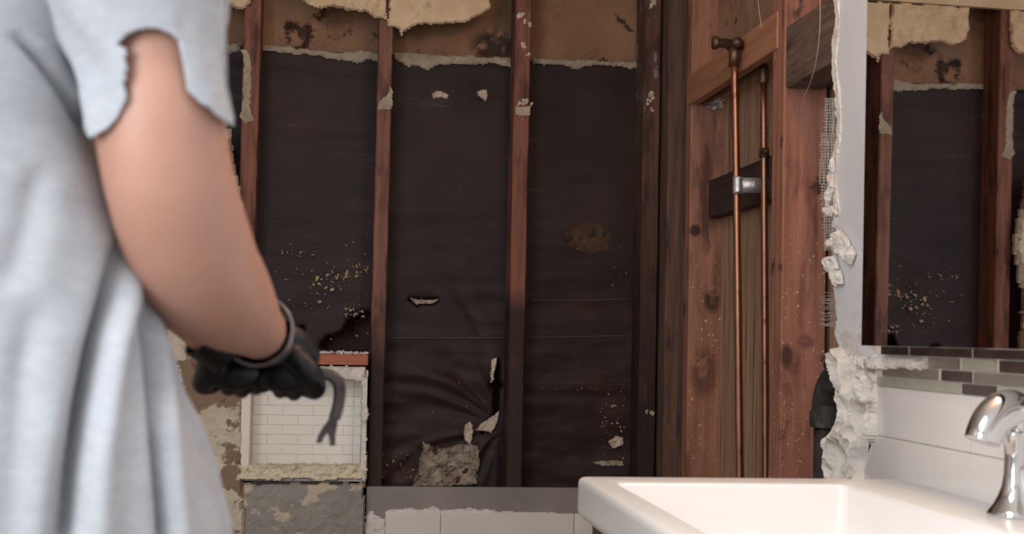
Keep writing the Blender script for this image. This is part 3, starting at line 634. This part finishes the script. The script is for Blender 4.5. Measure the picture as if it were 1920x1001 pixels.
y2 = Y_(1723, 870)
lo_ = at(1620, 896, X=XT); 
quad_tile('tile', [(Y_(1645, 820), z - g), (y2 + g, z - g), (y2 + g, zb), (lo_.y - .02, zb), (lo_.y, lo_.z), (at(1632, 855, X=XT).y, at(1632, 855, X=XT).z)], M['whitetile'])
for a, b in ((y2, y2 - .30), (y2 - .30, 1.45), (1.45, 1.26)): quad_tile('tile', [(a - g, z - g), (b + g, z - g), (b + g, zb), (a - g, zb)], M['whitetile'])
rows = [[(1652, 1700, 'd'), (1706, 1819, 'd'), (1825, 1925, 'd'), (1930, 2000, 'm')],
        [(1741, 1797, 'm'), (1804, 1866, 'l'), (1874, 1960, 'd'), (1966, 2040, 'l')],
        [(1655, 1757, 'm'), (1765, 1820, 'd'), (1826, 1930, 'm'), (1936, 2010, 'd')],
        [(1645, 1799, 'l'), (1804, 1866, 'd'), (1872, 1980, 'l'), (1986, 2060, 'm')]]
for i, r in enumerate(rows):
    for a, b, k in r:
        quad_tile('mosaic_tile', [(Y_(a, 700), zs[i] - .0011), (Y_(b, 700), zs[i] - .0011), (Y_(b, 700), zs[i + 1] + .0011), (Y_(a, 700), zs[i + 1] + .0011)], M[{'d': 'mdark', 'm': 'mmid', 'l': 'mlight'}[k]])
q = wpoly([(1612, 672), (1640, 668), (1680, 668), (1738, 674), (1740, 692), (1700, 690), (1650, 690), (1630, 694), (1612, 684)], 'X', XT)
tag(relief('mortar_ridge', q, 'X', XT + .003, .016, .003, M['plasterwhite'], jag=.004, lump=.005, lumpf=40, seed=99), 'rough white mortar ridge where mosaic tiles broke off below the mirror', 'mortar')

# ------------------------------------------------------------------ mirror cabinet
XM = .904
a = at(1621, 648, X=XM); ZT = 2.12
t = thing('mirror_cabinet', (XM + .045, 1.8, a.z), 'frameless mirror-fronted wall cabinet above the mosaic border', 'mirror cabinet')
obj('cabinet_box', box(NB(), (XM + .010, 1.30, a.z + .004), (XF - .001, a.y - .004, ZT - .004), .002), M['ceramic'], t)
TILT = 0.0092
bm = box(NB(), (XM - .006, 1.29, a.z), (XM - .001, a.y, ZT), .001)
for v in bm.verts: v.co.x += (v.co.z - a.z) * TILT
obj('mirror', bm, M['mirror'], t)

# ------------------------------------------------------------------ vanity light over the mirror (outside the frame)
t = thing('vanity_light', (XF - .01, 1.85, 2.25), 'three-bulb warm vanity light above the mirror', 'lamp')
obj('back_plate', box(NB(), (XF - .03, 1.55, 2.22), (XF - .001, 2.15, 2.29), .005), M['chrome'], t)
for yy in (1.62, 1.85, 2.08):
    bm = NB(); ball(bm, (XF - .12, yy, 2.24), (.035,) * 3, 20); obj('bulb', bm, M['bulb'], t, True)
    bm = NB(); tube(bm, [(XF - .03, yy, 2.255, .010), (XF - .12, yy, 2.275, .018)], 14, 1); obj('socket', bm, M['chrome'], t, True)
    l = bpy.data.lights.new('vanity_bulb', 'POINT'); l.energy = 4.2; l.color = (1.0, .57, .28); l.shadow_soft_size = .04
    o = bpy.data.objects.new('vanity_bulb', l); C.objects.link(o); o.location = (XF - .17, yy, 2.20)

# ------------------------------------------------------------------ vanity and sink
SZ = .864
x0, x1, y0, y1 = .405, XF - .0115, 1.36, 2.325
t = thing('vanity_sink', (.69, 1.84, SZ - .072), 'white rectangular ceramic vanity sink with a wide deck under the faucet', 'sink')
bx0, bx1, by0, by1 = .452, .838, 1.47, 2.225
def rr(x0, x1, y0, y1, r, z, n=6):
    out = []
    for cx, cy, a0 in ((x1 - r, y1 - r, 0), (x0 + r, y1 - r, 90), (x0 + r, y0 + r, 180), (x1 - r, y0 + r, 270)):
        for k in range(n + 1):
            a = math.radians(a0 + 90 * k / n); out.append((cx + r * math.cos(a), cy + r * math.sin(a), z))
    return out
def loft(bm, rings, closed=True):
    V = [[bm.verts.new(p) for p in r] for r in rings]; n = len(V[0])
    for a, b in zip(V, V[1:]):
        for k in range(n): bm.faces.new((a[k], a[(k + 1) % n], b[(k + 1) % n], b[k]))
    return V
bm = NB(); H = .070
R = [rr(x0 + .012, x1, y0 + .012, y1 - .012, .006, SZ - H)]
R += [rr(x0 + .004, x1, y0 + .004, y1 - .004, .008, SZ - H + .004), rr(x0 + .001, x1, y0 + .001, y1 - .001, .010, SZ - H + .010), rr(x0, x1, y0, y1, .010, SZ - H + .016), rr(x0, x1, y0, y1, .010, SZ - H + .018), rr(x0, x1, y0, y1, .010, SZ - .014), rr(x0, x1, y0, y1, .010, SZ - .012)]
for k in range(1, 5):
    a = math.pi / 2 * k / 4; d = .010 * (1 - math.cos(a)); R.append(rr(x0 + d, x1 - d * .1, y0 + d, y1 - d, .010, SZ - .010 + .010 * math.sin(a)))
for k in range(0, 5):
    a = math.pi / 2 * k / 4; d = .006 * math.sin(a); R.append(rr(bx0 - .006 + d, bx1 + .006 - d, by0 - .006 + d, by1 + .006 - d, .016, SZ - .006 * (1 - math.cos(a))))
R += [rr(bx0 + .004, bx1 - .003, by0 + .01, by1 - .004, .018, SZ - .05), rr(bx0 + .012, bx1 - .008, by0 + .02, by1 - .012, .022, SZ - .10), rr(bx0 + .03, bx1 - .025, by0 + .04, by1 - .03, .03, SZ - .118), rr(bx0 + .08, bx1 - .08, by0 + .10, by1 - .10, .03, SZ - .122)]
V = loft(bm, R); bm.faces.new(V[-1])
bowl = [rr(bx0 - .01, bx1 + .01, by0 - .01, by1 + .01, .02, SZ - H), rr(bx0, bx1, by0, by1, .02, SZ - .132)]
V2 = loft(bm, bowl); bm.faces.new(V2[-1])
obj('basin', bm, M['ceramic'], t, True)
bm = NB(); lathe(bm, [(.0, 0), (.022, 0), (.024, .002), (.020, .004), (.0, .004)], ((bx0 + bx1) / 2, 1.84, SZ - .1225), 24); obj('drain', bm, M['chrome'], t, True)
t = thing('vanity_cabinet', (.70, 1.84, 0), 'dark espresso vanity cabinet under the white sink', 'cabinet')
obj('body', box(NB(), (x0 + .035, y0 + .012, .08), (x1, y1 - .012, SZ - .134), .003), M['espresso'], t)
obj('apron', box(box(box(NB(), (x0 + .025, y0 + .01, SZ - .134), (x0 + .045, y1 - .01, SZ - H - .001)), (x0 + .045, y1 - .03, SZ - .134), (x1, y1 - .01, SZ - H - .001)), (x0 + .045, y0 + .01, SZ - .134), (x1, y0 + .03, SZ - H - .001)), M['espresso'], t)
for a, b in ((y0 + .03, 1.83), (1.845, y1 - .03)):
    d = obj('door', box(NB(), (x0 + .017, a, .12), (x0 + .034, b, SZ - .15), .004), M['espresso'], t)
    yk = b - .04 if b < 1.9 else a + .04
    bm = NB(); ball(bm, (x0 + .002, yk, .62), (.014,) * 3, 14); tube(bm, [(x0 + .018, yk, .62, .006), (x0 + .005, yk, .62, .006)], 10, 1)
    obj('knob', bm, M['chrome'], d, True)
obj('plinth', box(NB(), (x0 + .08, y0 + .05, 0), (x1, y1 - .05, .08)), M['espresso'], t)

fc = Vector((.931, 1.80, SZ))
c = at(1903, 968, Z=SZ); fc = Vector((c.x, c.y, SZ))
t = thing('faucet', fc, 'polished chrome arched faucet standing on the sink deck', 'faucet')
bm = NB(); lathe(bm, [(.0372, 0), (.0375, .004), (.034, .010), (.0285, .017), (.0225, .028), (.0175, .042), (.0148, .058), (.0138, .078), (.0145, .096), (.0175, .110), (.020, .118)], fc, 40)
obj('base', bm, M['chrome'], t, True)
def fp(x, y, r, dY=0.0):
    p = at(x, y, Y=fc.y + dY); return (p.x, p.y, p.z, r)
bm = NB()
z_ = lambda y: at(1903, y, Y=fc.y).z
tip = at(1822, 812, Y=fc.y - .012); 
S = [(fc.x + .001, fc.y, fc.z + .096, .0140), (fc.x + .006, fc.y, fc.z + .116, .0190), (fc.x + .006, fc.y, fc.z + .137, .0255), (fc.x - .006, fc.y - .002, fc.z + .146, .0280), (fc.x - .023, fc.y - .004, fc.z + .142, .0280), (fc.x - .039, fc.y - .008, fc.z + .130, .0265), (fc.x - .050, fc.y - .011, fc.z + .113, .0250), (fc.x - .054, fc.y - .012, fc.z + .103, .0240)]
tube(bm, S, 32, 8, closed_ref=(0, 1, 0)); obj('spout', bm, M['chrome'], t, True)

# ------------------------------------------------------------------ person
root = thing('person', (-.36, 1.22, 0), 'person in a grey t-shirt and black gloves working at the opened wall', 'person')
def P4(x, y, Y, r): p = at(x, y, Y=Y); return (p.x, p.y, p.z, r)
arm = [P4(262, -95, 1.17, .060), P4(285, 0, 1.16, .055), P4(292, 110, 1.15, .050), P4(300, 200, 1.15, .0515), P4(307, 280, 1.155, .053), P4(325, 370, 1.165, .0530), P4(350, 450, 1.19, .0540), P4(372, 505, 1.225, .0535), P4(405, 545, 1.29, .0500), P4(436, 577, 1.38, .0440), P4(465, 604, 1.48, .0360), P4(492, 628, 1.57, .0295), P4(520, 655, 1.62, .026)]
bm = NB(); tube(bm, arm, 24, 5)
ball(bm, arm[0][:3], (.056,) * 3)
cx = -.37
# trunk, neck, head, legs, left arm under the clothes
for c, r in (((cx, 1.22, 1.36), (.15, .09, .09)), ((cx, 1.22, 1.20), (.145, .095, .14)), ((cx, 1.22, 1.02), (.135, .09, .13)), ((cx, 1.22, .92), (.15, .10, .10))): ball(bm, c, r, 28)
tube(bm, [(cx, 1.22, 1.42, .060), (cx, 1.225, 1.50, .054), (cx, 1.24, 1.56, .056)], 20, 3)
ball(bm, (cx, 1.25, 1.66), (.075, .095, .110), 28); ball(bm, (cx, 1.29, 1.60), (.055, .055, .055), 20)
tube(bm, [(cx, 1.335, 1.675, .008), (cx, 1.352, 1.645, .013), (cx, 1.345, 1.638, .012)], 12, 3)
for s in (-1, 1):
    ball(bm, (cx + s * .077, 1.245, 1.655), (.010, .018, .030), 14); ball(bm, (cx + s * .018, 1.345, 1.605), (.018, .010, .006), 12)
    limb(bm, [(cx + s * .09, 1.22, .90, .088), (cx + s * .11, 1.22, .70, .075), (cx + s * .12, 1.225, .50, .055), (cx + s * .125, 1.215, .34, .050), (cx + s * .13, 1.20, .10, .036)])
    limb(bm, [(cx + s * .13, 1.19, .05, .036), (cx + s * .14, 1.27, .045, .035), (cx + s * .145, 1.36, .032, .026)])
la = [(cx - .16, 1.22, 1.38, .054), (cx - .205, 1.22, 1.29, .050), (cx - .21, 1.27, 1.17, .045), (cx - .10, 1.38, 1.135, .041), P4(285, 555, 1.48, .035), P4(345, 575, 1.53, .031)]
w2 = P4(408, 640, 1.57, .026); la.append(w2); limb(bm, la, 20, 5)
body = obj('body', bm, M['skin'], root, True)
md = body.modifiers.new('r', 'REMESH'); md.mode = 'VOXEL'; md.voxel_size = .006; md.use_smooth_shade = True
md = body.modifiers.new('s', 'SMOOTH'); md.iterations = 8; md.factor = .5
for s in (-1, 1):
    bm = NB(); ball(bm, (cx + s * .030, 1.333, 1.668), (.012, .010, .009), 14)
    obj('eye', bm, mat('eye white', (230, 226, 220), (236, 232, 226), 4, rough=.2) if s < 0 else bpy.data.materials['eye white'], root, True)
bm = NB(); ball(bm, (cx, 1.238, 1.690), (.086, .100, .100), 32)
for v in list(bm.verts):
    if v.co.y > 1.30 and v.co.z < 1.72: v.co.y = 1.30
    if v.co.z < 1.62: v.co = Vector((cx + (v.co.x - cx) * .8, v.co.y, 1.62 + (v.co.z - 1.62) * .6))
    v.co += v.normal * .003 * noise.noise(v.co * 60)
obj('hair', bm, M['hair'], root, True)

# shirt trunk
prof = [(.80, .285), (.86, .292), (.925, .286), (.97, .274), (1.01, .260), (1.05, .240), (1.085, .230), (1.12, .216), (1.16, .203), (1.20, .189), (1.26, .170), (1.32, .172), (1.37, .185), (1.41, .175), (1.44, .140), (1.465, .085), (1.48, .070)]
def pr(z):
    for (a, ra), (b, rb) in zip(prof, prof[1:]):
        if z <= b:
            t_ = max(0, (z - a) / (b - a)); t_ = t_ * t_ * (3 - 2 * t_) * .35 + t_ * .65
            return ra + (rb - ra) * t_
    return prof[-1][1]
folds = [([(440, 224), (500, 216), (560, 204), (640, 182), (760, 158), (880, 138), (1060, 120)], .036, 13, 30),
         ([(545, 256), (600, 266), (680, 280), (760, 288), (880, 300), (1060, 316)], .028, 8, 14),
         ([(640, 300), (760, 345), (880, 378), (1060, 400)], .007, 16, 30),
         ([(560, 60), (700, 40), (850, 30), (1060, 20)], .006, 25, 40),
         ([(60, 20), (110, 72), (160, 112), (215, 146), (260, 172)], .014, 11, 13),
         ([(300, 70), (420, 50), (560, 10)], .004, 25, 35)]
def fold(x, y):
    d = 0
    for pl_, amp, w0, w1 in folds:
        if y < pl_[0][0] or y > pl_[-1][0]: continue
        for (ya, xa), (yb, xb) in zip(pl_, pl_[1:]):
            if ya <= y <= yb:
                t_ = (y - ya) / (yb - ya); X_ = xa + (xb - xa) * t_; T = (y - pl_[0][0]) / (pl_[-1][0] - pl_[0][0])
                k = min(1, T * 5) * min(1, (1 - T) * 6 + (.4 if pl_[-1][0] > 1001 else 0)); w = w0 + (w1 - w0) * T
                d -= amp * k * math.exp(-((x - X_) / w) ** 2) - .35 * amp * k * math.exp(-((x - X_ - 2.0 * w) / w) ** 2)
    return d
bm = NB(); NT, NZ = 260, 170; rings = []
for j in range(NZ + 1):
    z = .80 + .68 * j / NZ; rx = pr(z); cxx = -.38 + .0 * z; ring = []
    ry = .128 * min(1, rx / .17) + .02 * (1 if z < 1.1 else 0) * (1.1 - z) / .3
    for i in range(NT):
        a = 2 * math.pi * i / NT; ca, sa = math.cos(a), math.sin(a)
        ex = 2 / 2.35
        nx_ = math.copysign(abs(ca) ** ex, ca); ny_ = math.copysign(abs(sa) ** ex, sa)
        p = Vector((cxx + rx * nx_, 1.21 + ry * ny_, z)); nrm = Vector((ca / rx, sa / ry, 0)).normalized()
        d = .003 * nz(p.x * 5, p.z * 2.5, p.y * 5, 2) 
        if ny_ < .15:
            u_, v_ = pix(p); d += fold(u_, v_)
        else: d += .010 * math.sin(a * 9) * max(0, (1.2 - z) / .4)
        ring.append(bm.verts.new(p + nrm * d))
    rings.append(ring)
for r0, r1 in zip(rings, rings[1:]):
    for k in range(NT): bm.faces.new((r0[k], r0[(k + 1) % NT], r1[(k + 1) % NT], r1[k]))
sh = obj('shirt', bm, M['shirt'], root, True)
md = sh.modifiers.new('t', 'SOLIDIFY'); md.thickness = .0025; md.offset = 1
# right sleeve: tube with the hem shaped like a torn arch
hem = [(60, 60), (60, -200), (416, -200), (416, 0), (414, 100), (414, 150), (420, 180), (434, 236), (424, 232), (408, 218), (392, 202), (376, 194), (366, 184), (352, 170), (346, 140), (341, 100), (334, 76), (322, 64), (300, 55), (275, 53), (252, 58), (232, 70), (221, 86), (236, 92), (239, 130), (234, 160), (241, 182), (232, 200), (222, 222), (205, 240), (188, 250), (174, 258), (160, 236), (148, 214), (130, 180), (98, 120)]
bm = NB(); NT, NS = 150, 150
path = [(-.240, 1.205, 1.492, .004), (-.222, 1.205, 1.484, .050), P4(215, -150, 1.165, .098), P4(235, -40, 1.16, .085), P4(262, 60, 1.155, .069), P4(292, 150, 1.15, .0595), P4(304, 230, 1.152, .0600), P4(309, 285, 1.155, .0605)]
Q = catmull([list(p) for p in path], 40); Q = Q[::max(1, len(Q) // NS)]
rings = []; 
for q_ in Q:
    c = Vector(q_[:3]); r = q_[3]
    # reach: follow photo silhouette on the outer side
    u_, v_ = pix(c); ring = []
    for i in range(NT):
        a = 2 * math.pi * i / NT
        d = .0022 * nz(math.cos(a) * 2, math.sin(a) * 2, c.z * 14, 3) + .002 * math.sin(a * 7 + c.z * 40)
        p = c + Vector((math.cos(a), math.sin(a) * .92, .0)) * (r + d)
        lim = at(417 if v_ < 150 else 417 + (v_ - 150) * .2, v_, Y=1.15).x
        if p.x > lim: p.x = lim + (p.x - lim) * .12
        ring.append(bm.verts.new(p))
    rings.append(ring)
for r0, r1 in zip(rings, rings[1:]):
    for k in range(NT):
        q_ = (r0[k], r0[(k + 1) % NT], r1[(k + 1) % NT], r1[k]); m_ = (q_[0].co + q_[2].co) / 2
        u_, v_ = pix(m_); a = 2 * math.pi * (k + .5) / NT
        if math.sin(a) < .12: ok = inside(u_ + 1.5 * noise.noise(Vector((u_ * .1, v_ * .1, 0))), v_, hem) or v_ < -60
        else: ok = v_ < 225 + 5 * noise.noise(Vector((u_ * .04, 0, 0)))
        if ok: bm.faces.new(q_)
bmesh.ops.delete(bm, geom=[v for v in bm.verts if not v.link_faces], context='VERTS')
sl = obj('sleeve', bm, M['shirt'], root, True)
md = sl.modifiers.new('t', 'SOLIDIFY'); md.thickness = .0028; md.offset = 1
bm = NB(); tube(bm, [(cx - .105, 1.21, 1.455, .012), (cx - .115, 1.21, 1.445, .050), (cx - .15, 1.215, 1.40, .080), (cx - .195, 1.22, 1.33, .070), (cx - .21, 1.22, 1.24, .062)], 40, 8, cap=False)
sl = obj('sleeve', bm, M['shirt'], root, True); md = sl.modifiers.new('t', 'SOLIDIFY'); md.thickness = .0028; md.offset = 1
# jeans
bm = NB(); ball(bm, (cx, 1.22, .90), (.175, .125, .12), 28)
for s in (-1, 1): tube(bm, [(cx + s * .085, 1.22, .90, .105), (cx + s * .11, 1.22, .70, .090), (cx + s * .12, 1.225, .50, .072), (cx + s * .125, 1.215, .30, .066), (cx + s * .13, 1.20, .07, .062)], 24, 6)
je = obj('jeans', bm, M['jeans'], root, True)
md = je.modifiers.new('r', 'REMESH'); md.mode = 'VOXEL'; md.voxel_size = .009; md.use_smooth_shade = True
for s in (-1, 1):
    bm = NB(); limb(bm, [(cx + s * .13, 1.17, .055, .048), (cx + s * .14, 1.27, .052, .047), (cx + s * .147, 1.38, .040, .038)], 20)
    for v in bm.verts: v.co.z = max(v.co.z, .001)
    obj('shoe', bm, M['shoe'], root, True)

# pry bar first: its axis sets the grips
YG_ = 1.62
ba, bb = at(392, 690, Y=YG_), at(578, 697, Y=YG_)
ax = (bb - ba).normalized()
def glove(name, c0, axis, wrist, sgn, mt):
    """fist closed round the bar: four fingers, thumb, palm and back of the hand"""
    bm = NB(); upv = Vector((0, 0, 1)); upv = (upv - axis * upv.dot(axis)).normalized(); fw = axis.cross(upv) * sgn   # fw points away from the palm heel
    if fw.y < 0: fw = -fw
    rb = .0085
    def C(s, ang, rad): return c0 + axis * s + (upv * math.sin(ang) - fw * math.cos(ang)) * rad
    for k in range(4):
        s = (1.5 - k) * .0175 * 1.0; fr = (.0092, .0098, .0095, .0082)[k]; rad = rb + fr + (.001, .003, .002, 0)[k]
        pts = []
        for i in range(9):
            ang = math.radians(70 + (260 + (0, 12, 6, -14)[k]) * i / 8); p = C(s + .002 * math.sin(k + i), ang, rad + (.007 if i in (0, 2, 5) else .002)); pts.append((p.x, p.y, p.z, fr * (1.05 if i in (0, 3, 6) else .96) * (1 - .02 * i)))
        limb(bm, pts, 14, 3)
    # back of the hand from knuckles to wrist
    kn = C(0, math.radians(75), rb + .014)
    w = Vector(wrist)
    for s in (-.024, -.008, .008, .024):
        a_ = kn + axis * s; b_ = w + axis * s * .55 + Vector((0, 0, .0))
        limb(bm, [(a_.x, a_.y, a_.z, .0135), *[tuple(a_.lerp(b_, .5) + Vector((0, 0, .006))) + (.0165,)], (b_.x, b_.y, b_.z, .020)], 14, 4)
    h = C(.0, math.radians(-10), rb + .014); ball(bm, h, (.034, .016, .020), 18)
    a_ = w + axis * (.020 * sgn) ; th = [tuple(a_.lerp(h, .4)) + (.017,), tuple(h + axis * .026 * sgn + Vector((0, -.008, .004))) + (.0145,), tuple(C(.034 * sgn, math.radians(-60), rb + .012)) + (.012,), tuple(C(.026 * sgn, math.radians(-115), rb + .014)) + (.0100,)]
    limb(bm, th, 14, 4)
    o = obj(name, bm, mt, root, True)
    md = o.modifiers.new('r', 'REMESH'); md.mode = 'VOXEL'; md.voxel_size = .0022; md.use_smooth_shade = True
    md = o.modifiers.new('s', 'SMOOTH'); md.iterations = 3; md.factor = .5
    return o
cR = at(538, 697, Y=YG_); cL = at(440, 692, Y=YG_)
wR = arm[-2][:3]
gR = glove('glove', cR, ax, Vector(wR) + Vector((.006, .03, -.004)), 1, M['glove'])
gL = glove('glove', cL, ax, Vector(w2[:3]) + Vector((0, -.01, .004)), -1, M['glove'])
# cuffs
a1, a2 = Vector(arm[-3][:3]), Vector(arm[-1][:3]); d_ = (a2 - a1).normalized(); wv = Vector(arm[-2][:3])
bm = NB(); tube(bm, [(*(wv - d_ * .022), .0385), (*(wv - d_ * .010), .0365), (*(wv + d_ * .012), .034), (*(wv + d_ * .035), .031)], 28, 5, cap=False)
for v in bm.verts: v.co += (v.co - wv).normalized() * .002 * noise.noise(v.co * 70)
cf = obj('glove_cuff', bm, M['glovecuff'], root, True); md = cf.modifiers.new('t', 'SOLIDIFY'); md.thickness = .002
tag(cf, 'shiny dark grey cuff of the right glove')
bm = NB(); tube(bm, [(*(wv - d_ * .025), .0385), (*(wv - d_ * .021), .0405), (*(wv - d_ * .016), .0390)], 32, 4, cap=False)
rm = obj('cuff_rim', bm, M['glovecuff'], cf, True); md = rm.modifiers.new('t', 'SOLIDIFY'); md.thickness = .002; tag(rm, 'pale shiny rim of the cuff')
wv = Vector(w2[:3]); bm = NB(); tube(bm, [(*(wv + Vector((-.012, -.008, .012))), .034), (*(wv + Vector((.0, -.002, .002))), .032), (*(wv + Vector((.016, .004, -.012))), .030)], 24, 4, cap=False)
cf = obj('glove_cuff', bm, M['glove'], root, True); md = cf.modifiers.new('t', 'SOLIDIFY'); md.thickness = .002
bm = NB(); p = at(573, 693, Y=YG_ - .012); ball(bm, p, (.0050, .010, .0110), 14); tag(obj('pale_spot', bm, M['patch'], root, True), 'pale grey spot where the bar leaves the glove')  # small pale ball for the bright spot where the bar leaves the fist

# pry bar
t = thing('pry_bar', at(606, 835, Y=YG_), 'dark steel pry bar with a forked claw held in black gloves', 'pry bar')
bm = NB(); B = [(*ba, .0066), (*((ba + bb) / 2), .0066), (*bb, .0068), P4(605, 700, YG_, .0068), P4(622, 704, YG_, .0070), P4(633, 715, YG_, .0072), P4(637, 733, YG_, .0072), P4(634, 760, YG_, .0070), P4(627, 785, YG_ - .002, .0068)]
tube(bm, B, 6, 5, flat=1.0); obj('shank', bm, M['steel'], t)
cl = [(619, 780), (634, 782), (632, 800), (629, 815), (629, 835), (618, 836), (617, 822), (614, 812), (608, 820), (603, 831), (592, 830), (597, 815), (606, 800), (614, 790)]
bm = prism(NB(), [at(x, y, Y=YG_ - .006 - .0001 * (y - 780)) for x, y in cl], (0, .006, 0))
tag(obj('claw', bm, M['steel'], t), 'flattened forked claw end')
